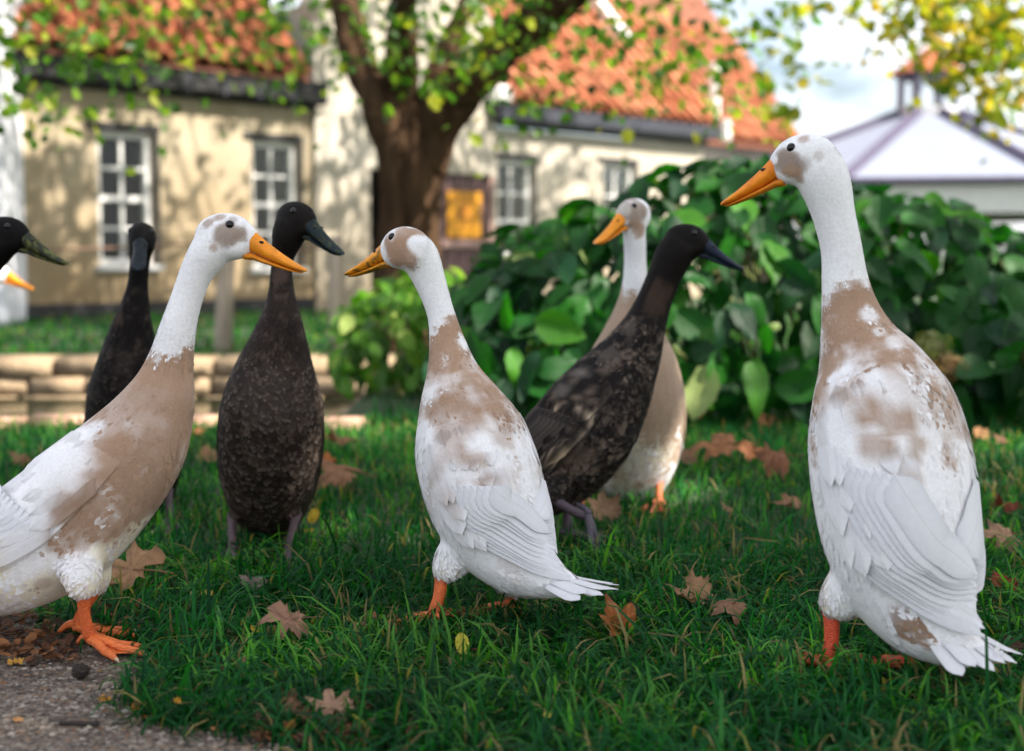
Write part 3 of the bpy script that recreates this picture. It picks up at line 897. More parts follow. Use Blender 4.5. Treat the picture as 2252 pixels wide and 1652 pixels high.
def leaf_template(wid, droop, fold, curl, seed):
    r = np.random.default_rng(seed)
    V, UV = [], []
    for i in range(LR):
        v = i / (LR - 1)
        w = wid * (math.sin(math.pi * min(1, v ** 0.78 * 0.98 + 0.01)) ** 0.85) * (1 - 0.15 * v)
        w *= 1 + (0.05 if i % 2 else -0.03)
        if v == 1: w = 0.002
        for j in range(LC):
            u = -1 + 2 * j / (LC - 1)
            z = fold * abs(u) * w - droop * v * v + curl * math.sin(v * 5 + seed + u) * 0.06 + r.normal(0, .006)
            V.append((u * w, v - 0.02 * v * v, z)); UV.append((0.5 + u / 2, v))
    F = []
    for i in range(LR - 1):
        for j in range(LC - 1):
            F.append((i * LC + j, i * LC + j + 1, (i + 1) * LC + j + 1, (i + 1) * LC + j))
    return np.array(V), np.array(F), np.array(UV)
def leaf_frames(n_, tipdir):
    y = nrm(tipdir - (tipdir * n_).sum(-1, keepdims=True) * n_)
    x = np.cross(y, n_)
    return x, y, n_

def shrub(name, label, pos, nor, sizes, colsets, nobj, seed, stems, tipbias=(0, -.25, -1.0)):
    """leaves at pos with outward normals; the nobj best seen become leaf parts, the rest one foliage part"""
    r = np.random.default_rng(seed)
    root = empty(name, (float(pos[:, 0].mean()), float(pos[:, 1].mean()), 0))
    tag(root, label, 'shrub')
    o = np.array(root.location)
    n = len(pos)
    nor = nrm(nor + r.normal(0, .38, (n, 3)))
    tip = nrm(np.asarray(tipbias) + r.normal(0, .75, (n, 3)))
    X, Y, Z = leaf_frames(nor, tip)
    temps = [leaf_template(*a, k) for k, a in enumerate([(.30, .22, .25, .5), (.27, .38, .12, 1.0), (.32, .1, .34, .4), (.25, .5, .2, .8), (.29, .28, .05, 1.3)])]
    variants = []
    for ci, c in enumerate(colsets):
        for ti, (V, F, UV) in enumerate(temps):
            me = mesh('leaf', V, F, np.asarray(c) * r.uniform(.9, 1.1), UV); me.materials.append(MT['leaf'])
            variants.append((ci, ti, me))
    score = -pos[:, 1] - np.abs(pos[:, 0] - 0.9) * .02
    order = np.argsort(-score)
    pick = set(order[:nobj].tolist())
    wts = [x[0] for x in stems['weights']] if isinstance(stems, dict) and 'weights' in stems else None
    AV, AF, AC, AU, nb_ = [], [], [], [], 0
    for i in range(n):
        ci = int(r.choice(len(colsets), p=stems['p'])); ti = int(r.integers(len(temps)))
        if i in pick:
            me = variants[ci * len(temps) + ti][2]
            M4 = Matrix(((X[i][0], Y[i][0], Z[i][0], 0), (X[i][1], Y[i][1], Z[i][1], 0), (X[i][2], Y[i][2], Z[i][2], 0), (0, 0, 0, 1)))
            ob = obj('leaf', me, None, root)
            ob.matrix_local = Matrix.Translation(pos[i] - o) @ M4 @ Matrix.Scale(sizes[i], 4)
        else:
            V, F, UV = temps[ti]
            W = pos[i] - o + sizes[i] * (V[:, :1] * X[i] + V[:, 1:2] * Y[i] + V[:, 2:] * Z[i])
            AV.append(W); AF.append(F + nb_); nb_ += len(V); AU.append(UV)
            AC.append(np.tile(np.asarray(colsets[ci]) * r.uniform(.75, 1.15), (len(V), 1)))
    if AV:
        obj('foliage', mesh('foliage', np.concatenate(AV), np.concatenate(AF), np.concatenate(AC), np.concatenate(AU)), MT['leaf'], root)['kind'] = 'stuff'
    b = MB()
    for k in range(stems['n']):
        j = int(r.integers(n))
        base = np.array([pos[j][0] * .6 + o[0] * .4 + r.normal(0, .15), o[1] + r.normal(0, .12), 0])
        p = pos[j] - nor[j] * .03
        b.tube(catmull([base, (base + p) / 2 + (0, 0, .12), p], 8) - o, np.linspace(.009, .003, 8), 6)
    b.build('stems', MT['stem'], root, smooth=True)['kind'] = 'stuff'
    return root

def dome(n, x0, x1, hx, hz, yc, ry, seed, zmin=0.08, thmax=2.0):
    r = np.random.default_rng(seed)
    x = r.uniform(x0, x1, n)
    H = np.interp(x, hx, hz)
    th = r.uniform(0.10, thmax, n)
    q = 1 - r.uniform(0, 1, n) ** 2 * .32
    bul = 1 + (fnoise(np.stack([x, th, x * 0], 1), 2.6, seed) - .5) * .35
    yy = yc - ry * np.cos(th) ** 1 * np.sign(np.cos(th)) * np.sign(np.cos(th)) * q * bul
    zz = H * np.sin(th) * q * (1 + (fnoise(np.stack([x, th, x * 0], 1), 3.5, seed + 3) - .5) * .2)
    zz = np.maximum(zz, zmin + r.uniform(0, .08, n))
    slope = (np.interp(x + .05, hx, hz) - np.interp(x - .05, hx, hz)) / .1
    nor = np.stack([-slope * .6, -np.cos(th) / ry, np.sin(th) / H * .8], 1)
    return np.stack([x, yy, zz], 1), nrm(nor), q
hx = [-.30, -.15, 0, .2, .44, .77, .93, 1.25, 1.5, 1.74, 2.1, 2.6, 3.0]
hz = [.34, .50, .62, .72, .82, .92, .92, .84, .78, .68, .56, .5, .3]
pos, nor, q = dome(1500, -.22, 2.9, hx, hz, 5.3, .92, 3)
# end caps so that the shrub closes at its sides
sizes = .085 + .115 * rng.beta(2.2, 1.6, len(pos))
gset = [(0.005, 0.040, 0.006), (0.008, 0.062, 0.008), (0.014, 0.098, 0.008), (0.005, 0.036, 0.012), (0.04, 0.15, 0.012), (0.30, 0.38, 0.14)]
hyd = shrub('hydrangea_bush', 'large hydrangea bush with broad dark green leaves behind the flock', pos, nor, sizes, gset, 300, 3,
            {'n': 60, 'p': [.26, .30, .20, .16, .065, .015]})
def flower_head(parent, px, py, Y, r_, c):
    ctr = P(px, py, Y) - np.array(parent.location)
    rr = np.random.default_rng(int(px))
    d = nrm(rr.normal(0, 1, (110, 3)))
    Vv, Ff, Cc = [], [], []
    for i, dd in enumerate(d):
        t1 = nrm(np.cross(dd, rr.normal(0, 1, 3))); t2 = np.cross(dd, t1)
        p = ctr + dd * r_ * rr.uniform(.35, 1.15) * np.array([1.1, .8, .85])
        s = r_ * .26
        b0 = len(Vv)
        for k in range(4):
            a = k * math.pi / 2 + rr.uniform(-.2, .2)
            e1, e2 = math.cos(a) * t1 + math.sin(a) * t2, math.cos(a + .8) * t1 + math.sin(a + .8) * t2
            n0 = len(Vv)
            Vv += [p, p + e1 * s + dd * s * .2, p + (e1 + e2) * s * .75 + dd * s * .35, p + e2 * s + dd * s * .2]
            Ff.append((n0, n0 + 1, n0 + 2, n0 + 3))
            Cc += [np.array(c) * rr.uniform(.7, 1.2)] * 4
    o_ = obj('flower_head', mesh('flower_head', np.array(Vv), np.array(Ff), np.array(Cc)), MT['treeleaf'], parent)
for a in ((2045, 765, 4.40, .055, (.26, .26, .11)), (2085, 812, 4.36, .05, (.30, .19, .10)), (1705, 718, 4.34, .014, (.5, .55, .35)), (2240, 775, 4.45, .04, (.26, .25, .14))):
    flower_head(hyd, *a)

hx2 = [-.75, -.6, -.4, -.25, -.1, .1, .2]
hz2 = [.30, .42, .52, .50, .42, .36, .2]
pos2, nor2, q2 = dome(420, -.74, .12, hx2, hz2, 5.95, .55, 9, .05, 2.2)
sizes2 = rng.uniform(.075, .125, len(pos2))
shrub('leafy_shrub', 'lighter green small-leaved shrub growing at the end of the pond', pos2, nor2, sizes2,
      [(0.045, 0.12, 0.014), (0.075, 0.19, 0.018), (0.13, 0.25, 0.025), (0.03, 0.08, 0.012), (0.26, 0.34, 0.09)], 200, 8, {'n': 30, 'p': [.3, .3, .2, .14, .06]})
# ------------------------------------------------------------------ ducks
from mathutils.kdtree import KDTree
WHITE, CREAM, FAWN, TAN, BROWN = (.83, .81, .82), (.76, .69, .54), (.36, .23, .155), (.30, .185, .12), (.20, .105, .06)
GREYF = (.31, .24, .20)
def mat_plumage(name, rough=0.8, bscale=260, bstr=0.25, sheen=0.12):
    M = Mat(name)
    c = M.attr('Col')
    v = M.coords('Object')
    f = M.noise(v, bscale, 3, 0.6)
    M.color(M.mixc(0.30, c, M.mixc(1.0, c, M.ramp(f, [(0.3, (0.62, 0.60, 0.58)), (0.7, (1.15, 1.15, 1.15))]), 'MULTIPLY')))
    M.set(Roughness=rough)
    M.b.inputs['Specular IOR Level'].default_value = 0.08
    M.b.inputs['Sheen Weight'].default_value = sheen
    M.b.inputs['Sheen Roughness'].default_value = 0.5
    M.bump(f, bstr, 0.002)
    return M.m
def mat_feather(name, spec, depth):
    M = Mat(name)
    c = M.attr('Col')
    uvn = M.n('ShaderNodeUVMap'); uvn.uv_map = 'UVMap'
    sx = M.n('ShaderNodeSeparateXYZ'); M.l(uvn.outputs[0], sx.inputs[0])
    def mth(op, a, b=None):
        nd = M.n('ShaderNodeMath', operation=op)
        for i, v in enumerate((a, b)):
            if v is None: continue
            if hasattr(v, 'links'): M.l(v, nd.inputs[i])
            else: nd.inputs[i].default_value = v
        return nd.outputs[0]
    u = mth('ABSOLUTE', mth('SUBTRACT', sx.outputs['X'], .5))
    shaft = mth('MAXIMUM', mth('SUBTRACT', 1.0, mth('MULTIPLY', u, 26.0)), 0.0)
    ph = mth('SUBTRACT', mth('MULTIPLY', sx.outputs['Y'], 46.0), mth('MULTIPLY', u, 20.0))
    barb = mth('SINE', mth('MULTIPLY', mth('ADD', ph, M.noise(M.coords('Object'), 90, 3)), 6.283))
    nz_ = M.noise(M.coords('Object'), 180, 4)
    k = mth('ADD', mth('MULTIPLY', barb, .10), mth('MULTIPLY', mth('SUBTRACT', nz_, .5), .5))
    cc = M.mixc(mth('ADD', .25, k), c, M.mixc(1.0, c, (depth, depth, depth * 1.02), 'MULTIPLY'))
    cc = M.mixc(mth('MULTIPLY', shaft, .35), cc, M.mixc(1.0, c, (.72, .66, .58), 'MULTIPLY'))
    edge = mth('MAXIMUM', mth('SUBTRACT', mth('MULTIPLY', u, 2.0), .86), 0.0)
    cc = M.mixc(mth('MULTIPLY', edge, 2.2), cc, M.mixc(1.0, c, (depth, depth, depth), 'MULTIPLY'))
    M.color(cc); M.set(Roughness=.7)
    M.b.inputs['Specular IOR Level'].default_value = spec
    M.bump(mth('ADD', mth('MULTIPLY', barb, .3), mth('MULTIPLY', shaft, 1.2)), .35, .0012)
    M.translucent(cc, .12)
    return M.m
MT['feather'] = mat_feather('flight_feather', .12, .74)
MT['darkfeather'] = mat_feather('dark_feather', .12, .55)
MT['plumage'] = mat_plumage('white_plumage')
MT['darkplumage'] = mat_plumage('dark_plumage', 0.6, 200, 0.4, 0.0)
def mat_horn(name, rough, bscale, bstr):
    M = Mat(name)
    M.color(M.mixc(.5, M.attr('Col'), M.mixc(1.0, M.attr('Col'), M.ramp(M.noise(M.coords('Object'), 75, 6, .65), [(.3, (.55, .45, .4)), (.7, (1.2, 1.2, 1.2))]), 'MULTIPLY'))); M.set(Roughness=rough)
    M.b.inputs['Specular IOR Level'].default_value = 0.25
    M.b.inputs['Subsurface Weight'].default_value = 0.12
    M.b.inputs['Subsurface Radius'].default_value = (.006, .003, .001)
    M.bump(M.noise(M.coords('Object'), bscale, 3), bstr, 0.001)
    return M.m
MT['bill'] = mat_horn('bill_horn', 0.42, 220, 0.25)
MT['darkbill'] = mat_horn('dark_bill_horn', 0.5, 220, 0.25)
MT['darkbill'].node_tree.nodes['Principled BSDF'].inputs['Specular IOR Level'].default_value = .12
MT['darkbill'].node_tree.nodes['Principled BSDF'].inputs['Subsurface Weight'].default_value = 0
def mat_leg():
    M = Mat('scaly_leg')
    M.color(M.mixc(0.35, M.attr('Col'), M.mixc(1.0, M.attr('Col'), M.ramp(M.noise(M.coords('Object'), 120, 4), [(0.3, (.45, .35, .35)), (.7, (1.25, 1.35, 1.4))]), 'MULTIPLY')))
    M.set(Roughness=0.5)
    w = M.n('ShaderNodeTexWave', wave_type='BANDS', bands_direction='Z')
    w.inputs['Scale'].default_value = 95; w.inputs['Distortion'].default_value = 5; w.inputs['Detail'].default_value = 2
    w.inputs['Detail Scale'].default_value = 2.5
    M.l(M.coords('Object'), w.inputs['Vector'])
    M.bump(w.outputs['Fac'], 0.6, 0.0013)
    return M.m
MT['leg'] = mat_leg()
def mat_eye():
    M = Mat('eye'); M.set(Roughness=0.10, Base_Color=(.004, .003, .0025, 1)); M.b.inputs['Specular IOR Level'].default_value = .35
    return M.m
MT['eye'] = mat_eye()
MT['claw'] = simple('claw_horn', (.55, .42, .27), .5, .1, 30, 0)

def ellipsoid(c, r, Rm, nu=18, nv=12):
    V, F = [], []
    for i in range(nv + 1):
        th = math.pi * i / nv
        for j in range(nu):
            ph = 2 * math.pi * j / nu
            V.append(np.array(c) + np.array([r[0] * math.sin(th) * math.cos(ph), r[1] * math.sin(th) * math.sin(ph), r[2] * math.cos(th)]))
    for i in range(nv):
        for j in range(nu):
            F.append((i * nu + j, (i + 1) * nu + j, (i + 1) * nu + (j + 1) % nu, i * nu + (j + 1) % nu))
    return np.array(V) @ Rm.T, F

def bill_part(upper, Rm, o, org, colf):
    """swept half-round bill in head-local centimetres"""
    if upper:
        st = [(2.6, 1.35, -1.85, 1.32), (3.5, .95, -2.15, 1.30), (4.3, .28, -2.55, 1.24), (5.3, -.55, -2.98, 1.18), (6.5, -1.45, -3.45, 1.20), (7.8, -2.36, -3.92, 1.30), (9.0, -3.14, -4.32, 1.36), (10.0, -3.72, -4.58, 1.24), (10.6, -4.05, -4.68, .98), (11.0, -4.28, -4.72, .56), (11.12, -4.42, -4.68, .10)]
    else:
        st = [(2.4, -1.9, -2.95, 1.0), (3.6, -2.2, -3.12, 1.08), (5.0, -2.85, -3.58, 1.08), (6.5, -3.4, -4.02, 1.08), (8.0, -3.95, -4.42, 1.1), (9.3, -4.4, -4.74, 1.02), (10.1, -4.62, -4.86, .78), (10.5, -4.7, -4.86, .36), (10.6, -4.74, -4.82, .06)]
    n = 16
    A = catmull([(x, (zt + zb) / 2, 0) for x, zt, zb, w in st], 26)
    H = catmull([((zt - zb) / 2, w, 0) for x, zt, zb, w in st], 26)
    V, U = [], []
    for i in range(26):
        x, zc, _ = A[i]; h, w, _ = H[i]
        h, w = max(h, .01), max(w, .03)
        for j in range(n):
            th = 2 * math.pi * j / n
            cy, sz = math.cos(th), math.sin(th)
            if upper:
                yy = w * np.sign(cy) * abs(cy) ** .75
                zz = h * (sz if sz > 0 else sz * .95)
                if sz > 0: yy *= 1 - .38 * sz * min(1, h / .7)       # narrower ridge than gape
            else:
                yy = w * np.sign(cy) * abs(cy) ** .8
                zz = h * sz
            V.append((x - (0.35 if upper and sz < -.2 and i < 3 else 0), yy, zc + zz))
            U.append((i / 25, th))
    V = np.array(V)
    V[:, 0] = np.where(V[:, 0] > 3.4, 3.4 + (V[:, 0] - 3.4) * .92, V[:, 0]); V[:, 2] = np.where(V[:, 0] > 3.4, V[:, 2] * .97, V[:, 2])
    V = V * .01
    F = []
    for i in range(25):
        for j in range(n):
            F.append((i * n + j, i * n + (j + 1) % n, (i + 1) * n + (j + 1) % n, (i + 1) * n + j))
    F.append(tuple(range(n - 1, -1, -1))); F.append(tuple(25 * n + j for j in range(n)))
    U = np.array(U)
    return mesh('bill', V @ Rm.T + org - o, F, colf(V * 100, U))

def flat_feather(name, path, side, nor, halfw, colr, colr_edge, cup=0.13):
    """one feather: path (n,3), side and normal vectors per row"""
    n = len(path)
    u = np.linspace(0, 1, n)
    prof = np.clip(u / .10, 0, 1) ** .5 * (1 - np.clip((u - .72) / .28, 0, 1) ** 2.2)
    prof = np.maximum(prof, .02)
    V, C = [], []
    for k in (-1, -.55, 0, .55, 1):
        off = halfw * prof * k
        V.append(path + side * off[:, None] + nor * (-(abs(k) ** 2) * halfw * cup * prof + (.0009 if k == 0 else 0))[:, None])
        e = abs(k) ** 2
        C.append(np.outer(1 - e * .9 * np.ones(n), colr) + np.outer(e * .9 * np.ones(n), colr_edge))
    V = np.stack(V, 1).reshape(-1, 3); C = np.stack(C, 1).reshape(-1, 3)
    F = []
    for i in range(n - 1):
        for j in range(4):
            F.append((i * 5 + j, i * 5 + j + 1, (i + 1) * 5 + j + 1, (i + 1) * 5 + j))
    UV = np.stack([np.tile([0, .22, .5, .78, 1], n), np.repeat(u, 5)], 1)
    return V, np.array(F), C, UV

def foot_mesh(scale, c, seed):
    r = np.random.default_rng(seed)
    b = MB()
    toes = []
    for ang, L in ((-25, .066), (0, .080), (24, .068)):
        a = R(ang + r.uniform(-3, 3))
        L *= scale
        d = np.array([math.cos(a), math.sin(a), 0])
        pts = [np.array([0, 0, .016]) * scale, d * L * .3 + (0, 0, .013 * scale), d * L * .55 + (0, 0, .008 * scale), d * L * .8 + (0, 0, .0065 * scale), d * L + (0, 0, .004 * scale)]
        cc = catmull(pts, 12)
        b.tube(cc, np.interp(np.linspace(0, 1, 12), [0, .15, .5, .55, .8, 1], np.array([.0075, .0062, .0052, .0056, .0045, .003]) * scale), 8)
        toes.append(cc)
    a = R(165)
    h = np.array([math.cos(a), math.sin(a), 0])
    b.tube(catmull([np.array([0, 0, .02]) * scale, h * .014 * scale + (0, 0, .016 * scale), h * .026 * scale + (0, 0, .006 * scale)], 6), np.linspace(.006, .003, 6) * scale, 7)
    for t0, t1 in ((toes[0], toes[1]), (toes[1], toes[2])):
        V, F = [], []
        nw = 7
        for i in range(11):
            for k in range(nw):
                w = k / (nw - 1)
                q = t0[i] * (1 - w) + t1[i] * w
                sag = 1 - .30 * (4 * w * (1 - w)) * (i / 10) ** 2
                V.append(np.array([q[0] * sag, q[1] * sag, q[2] * .8 + .0006 * math.sin(k * 2.2 + i)]))
        for i in range(10):
            for k in range(nw - 1):
                F.append((i * nw + k, i * nw + k + 1, (i + 1) * nw + k + 1, (i + 1) * nw + k))
        b.add(V, F)
    cols = np.tile(np.asarray(c), (len(b.V), 1)) * r.uniform(.9, 1.1, (len(b.V), 1))
    claws = [(t[-1], nrm(t[-1] - t[-3])) for t in toes]
    return mesh('foot', b.V, b.F, cols, smooth=True), claws

def duck(S):
    Y0 = S['Y']
    sp = S['spine']
    ctr = np.array([P(x, y, Y0 + dy) for x, y, dy, w in sp])
    wm = np.array([w * (Y0 + dy) / FPX for x, y, dy, w in sp])
    fa, fb = S.get('ab', (1, 1))
    neckmask = np.array([w < 50 for x, y, dy, w in sp])
    aa = np.where(neckmask & (np.arange(len(sp)) > 4), wm, wm * fa); bb = np.where(neckmask & (np.arange(len(sp)) > 4), wm, wm * fb)
    N = 96
    Cn = catmull(ctr, N); AB = catmull(np.stack([aa, bb, bb * 0], 1), N)
    A_, B_ = np.maximum(AB[:, 0], .003), np.maximum(AB[:, 1], .003)
    T = nrm(np.gradient(Cn, axis=0))
    psi = R(S['psi'])
    h = np.array([math.cos(psi), math.sin(psi), 0]); Lh = np.array([-math.sin(psi), math.cos(psi), 0])
    Ls = nrm(Lh - (T @ Lh)[:, None] * T)
    Ds = np.cross(T, Ls)
    arc = np.r_[0, np.cumsum(np.linalg.norm(np.diff(Cn, axis=0), axis=1))]
    tt = arc / arc[-1]
    def frame(t):
        t = np.asarray(t)
        f = lambda X: np.stack([np.interp(t, tt, X[:, k]) for k in range(3)], -1)
        return f(Cn), f(T), nrm(f(Ls)), nrm(f(Ds)), np.interp(t, tt, A_), np.interp(t, tt, B_)
    def surf(t, phi, off):
        c, Tv, L, D, a, b = frame(t)
        cp, sp_ = np.cos(phi), np.sin(phi)
        p = c + L * ((a + off) * cp)[..., None] + D * ((b + off) * sp_)[..., None]
        n_ = nrm(L * (cp / np.maximum(a, .01))[..., None] + D * (sp_ / np.maximum(b, .01))[..., None])
        return p, n_, Tv
    # --- head frame
    hp, hy, hpit = S['head'][:2], R(S['head'][2]), R(S['head'][3])
    hroll = R(S['head'][4]) if len(S['head']) > 4 else 0
    hs = S.get('hs', 1.08)
    HO = P(hp[0], hp[1], Y0 + S.get('hdy', sp[-1][2]))
    Rm = np.array(Matrix.Rotation(hy, 3, 'Z') @ Matrix.Rotation(-hpit, 3, 'Y') @ Matrix.Rotation(hroll, 3, 'X')) * hs
    # --- raw closed pieces, fused into one continuous skin
    V, F = [], []
    nb_ = 0
    nr = 28
    for i in range(N):
        th = np.linspace(0, 2 * math.pi, nr, endpoint=False)
        cs, sn = np.cos(th), np.sin(th)
        wing = 0.010 * S.get('wsc', 1.0) * np.exp(-((tt[i] - S.get('wt', .42)) / .13) ** 2) * (np.exp(-((th - .55) / .5) ** 2) + np.exp(-((th - (math.pi - .55)) / .5) ** 2))
        V.append(Cn[i] + Ls[i] * ((A_[i] + wing) * cs)[:, None] + Ds[i] * ((B_[i] + wing) * sn)[:, None])
    F += [(i * nr + j, i * nr + (j + 1) % nr, (i + 1) * nr + (j + 1) % nr, (i + 1) * nr + j) for i in range(N - 1) for j in range(nr)]
    F += [tuple(range(nr - 1, -1, -1)), tuple((N - 1) * nr + j for j in range(nr))]
    nb_ = N * nr
    V = [np.concatenate(V)]
    for c_, r_ in (((-.1, 0, .1), (4.0, 2.55, 2.95)), ((1.9, 0, -.55), (2.2, 1.95, 2.05)), ((.7, 0, -1.35), (2.9, 2.35, 1.75)), ((-1.6, 0, -.7), (2.4, 2.3, 2.6)), ((1.2, 0, .9), (2.3, 1.9, 1.6)), ((2.5, 0, .1), (1.7, 1.5, 1.5))):
        v, f = ellipsoid(np.array(c_) * .01, np.array(r_) * .01, Rm)
        V.append(v + HO); F += [tuple(k + nb_ for k in q) for q in f]; nb_ += len(v)
    legs = []
    for lg in S['legs']:
        g = G(lg[2], lg[3], S.get('gz', 0)) if len(lg) < 6 or lg[5] is None else np.array(P(lg[2], lg[3], lg[5]))
        hk = P(lg[0], lg[1], g[1] + lg[4])
        legs.append((hk, g, lg))
        j = np.argmin(np.linalg.norm(Cn - (hk + np.array([0, 0, .08])), axis=1))
        top = hk * .45 + Cn[j] * .55
        mb_ = MB().tube(catmull([top, hk * .6 + top * .4, hk * .95 + top * .05, hk - (top - hk) * .16], 14), np.interp(np.linspace(0, 1, 14), [0, .3, .62, .85, 1], [.032, .035, .0265, .0175, .0115]) * S.get('thigh', .85), 14)
        V.append(np.array(mb_.V)); F += [tuple(k + nb_ for k in q) for q in mb_.F]; nb_ += mb_.n
    raw = bpy.data.objects.new('raw', mesh('raw', np.concatenate(V), F))
    col.objects.link(raw)
    m1 = raw.modifiers.new('r', 'REMESH'); m1.mode = 'VOXEL'; m1.voxel_size = S.get('voxel', .0036)
    m2 = raw.modifiers.new('s', 'SMOOTH'); m2.factor = .5; m2.iterations = 14
    dg = bpy.context.evaluated_depsgraph_get()
    me = bpy.data.meshes.new_from_object(raw.evaluated_get(dg))
    bpy.data.objects.remove(raw)
    nv = len(me.vertices)
    co = np.empty(nv * 3, np.float32); me.vertices.foreach_get('co', co); co = co.reshape(-1, 3).astype(float)
    no = np.empty(nv * 3, np.float32); me.vertex_normals.foreach_get('vector', no); no = no.reshape(-1, 3).astype(float)
    def near_t(Q):
        d2 = ((Q[:, None, :] - Cn[None, ::2]) ** 2).sum(-1)
        return tt[::2][d2.argmin(1)]
    ti = near_t(co)
    cc_, Tv, Lv, Dv, av, bv = frame(ti)
    rel = co - cc_
    dor = (rel * Dv).sum(1) / bv
    hl = (co - HO) @ (Rm / hs ** 2) * 100 / 1.0
    inhead = (hl[:, 0] > -4.2) & (np.linalg.norm(hl, axis=1) < 5.6) & (hl[:, 2] > -3.6)
    upx, upy, dep = project(co)
    facing = ((co - CAM) * no).sum(1) < 0
    dark = S['kind'] == 'dark'
    # --- plumage colour in the bird's own coordinates
    n1, n2, n3 = fnoise(co, 40, 3 + int(sp[0][0]), 2), fnoise(co, 120, 11), fnoise(co, 18, 29)
    stc = np.stack([(rel * Lv).sum(1) * 95, (rel * Dv).sum(1) * 95, ti * 14], 1)
    ns = fnoise(stc, 1.0, 61, 3)
    colr = np.zeros((nv, 3))
    def t_of(px, py):
        q = P(px, py, Y0)
        xs, ys, _ = project(Cn)
        return tt[np.argmin((xs - px) ** 2 + (ys - py) ** 2)]
    W_, Cr, Fw = np.array(WHITE), np.array(CREAM), np.array(S.get('fawn', FAWN))
    if not dark:
        tn = t_of(*S['nb'][:2])
        tnv = tn + (n1 - .5) * .025 + (ns - .5) * .07 - S['nb'][2] * np.clip(dor, -1, 1)
        te = t_of(*S['fe'][:2]); tw = S['fe'][2]
        k1 = sstep(-.010, .014, tnv - ti)                           # below the white neck
        k2 = 1 - sstep(te - tw, te + tw, te * 2 - ti + (n1 - .5) * .30 + (n3 - .5) * .22 + S['fe'][3] * dor)
        fz = Fw * (0.86 + .28 * n3)[:, None]
        colr = W_ * (1 - (k1 * k2))[:, None] + fz * (k1 * k2)[:, None]
        bl = sstep(S['belly'][0], S['belly'][1], -dor + (n1 - .5) * .3) * sstep(.02, -.12, ti - t_of(*S['belly'][2:4]))
        colr = colr * (1 - bl[:, None]) + Cr * bl[:, None]
    else:
        base = np.array(S.get('base', (.018, .0135, .012)))
        mott = sstep(.50, .66, fnoise(co, 60, 77) * .6 + n2 * .4)
        k = mott * S.get('mottle', .5)
        colr = base * (.7 + .7 * n3)[:, None] * (1 - k)[:, None] + np.array(S.get('pale', (.13, .092, .068))) * k[:, None]
        nk = sstep(t_of(*S['dn']) - .01, t_of(*S['dn']) + .03, ti)
        colr = colr * (1 - nk[:, None]) + np.array(S.get('headcol', (.012, .0095, .009))) * nk[:, None]
    if not dark and S.get('mot', 0):
        mz = fnoise(co * 1.0, 22, 91, 2) * .72 + ns * .28
        inb = sstep(.0, .05, tnv - ti) * sstep(S.get('mt0', .30), S.get('mt0', .30) + .12, ti)
        kf_ = sstep(.46, .66, mz) * inb * S['mot'] * sstep(tn - .02, tn - .20, ti)
        colr = colr * (1 - kf_[:, None]) + W_ * kf_[:, None]
        kf_ = sstep(.52, .34, mz) * inb * S['mot'] * .8 * (1 - .5 * np.clip(-dor, 0, 1))
        colr = colr * (1 - kf_[:, None]) + Fw * kf_[:, None]
    for px, py, rp, c, st in S['blobs']:
        d = (upx - px) ** 2 + (upy - py) ** 2 + np.where(facing, 0, 1e8)
        i = int(np.argmin(d))
        rad = rp * dep[i] / FPX
        dist = np.linalg.norm(co - co[i], axis=1) / rad + (n1 - .5) * (1.5 if inhead[i] else .7) + (ns - .5) * (.6 if inhead[i] else 1.2)
        k = (1 - sstep(.55 if not inhead[i] else .62, 1.25, dist)) * st
        colr = colr * (1 - k[:, None]) + np.asarray(c) * (.9 + .2 * n3)[:, None] * k[:, None]
        # the same mark on the far side of the head, as birds are symmetrical
        if inhead[i]:
            m = hl[i] * np.array([1, -1, 1])
            dist = np.linalg.norm(hl - m, axis=1) * .01 / rad + (n1 - .5) * 1.5 + (ns - .5) * .6
            k = (1 - sstep(.62, 1.25, dist)) * st
            colr = colr * (1 - k[:, None]) + np.asarray(c) * k[:, None]
    if not dark: colr = colr * (.93 + .14 * ns)[:, None]
    colr = np.clip(colr, .002, .9)
    a = me.color_attributes.new('Col', 'FLOAT_COLOR', 'POINT')
    a.data.foreach_set('color', np.concatenate([colr, np.ones((nv, 1))], 1).astype(np.float32).ravel())
    me.polygons.foreach_set('use_smooth', np.ones(len(me.polygons), bool))
    root = empty('duck', tuple((legs[0][1] + legs[-1][1]) / 2 * np.array([1, 1, 0])))
    tag(root, S['label'], 'duck', 'flock of runner ducks')
    o = np.array(root.location)
    me.vertices.foreach_set('co', (co - o).astype(np.float32).ravel())
    me.name = 'body'
    PM = MT['darkplumage' if dark else 'plumage']
    FM = MT['darkfeather' if dark else 'feather']
    me.materials.clear()
    obj('body', me, PM, root)
    kd = KDTree(nv)
    for i in range(nv): kd.insert(co[i], i)
    kd.balance()
    # --- contour feathers over the skin
    me.calc_loop_triangles()
    tri = np.empty(len(me.loop_triangles) * 3, np.int32); me.loop_triangles.foreach_get('vertices', tri); tri = tri.reshape(-1, 3)
    e1, e2 = co[tri[:, 1]] - co[tri[:, 0]], co[tri[:, 2]] - co[tri[:, 0]]
    area = np.linalg.norm(np.cross(e1, e2), axis=1) / 2
    tc_ = ti[tri[:, 0]]; hd = inhead[tri[:, 0]]
    tnk = t_of(*S['nk'])                                            # where neck meets body
    ln = np.interp(tc_, [0, .12, tnk * .75, tnk - .02, tnk + .1, 1], [.020, .021, .018, .012, .0075, .006]) * (S.get('fl', 1.0) if not dark else 1.05)
    ln = np.where(hd, .0045, ln)
    for hk_, g_, l_ in legs:
        dh = np.linalg.norm(co[tri[:, 0]] - hk_, axis=1)
        ln = np.where(dh < .075, np.minimum(ln, .011 + .08 * np.maximum(dh - .02, 0)), ln)
    wd = ln * np.where(tc_ < tnk, .36 if dark else .24, .20)
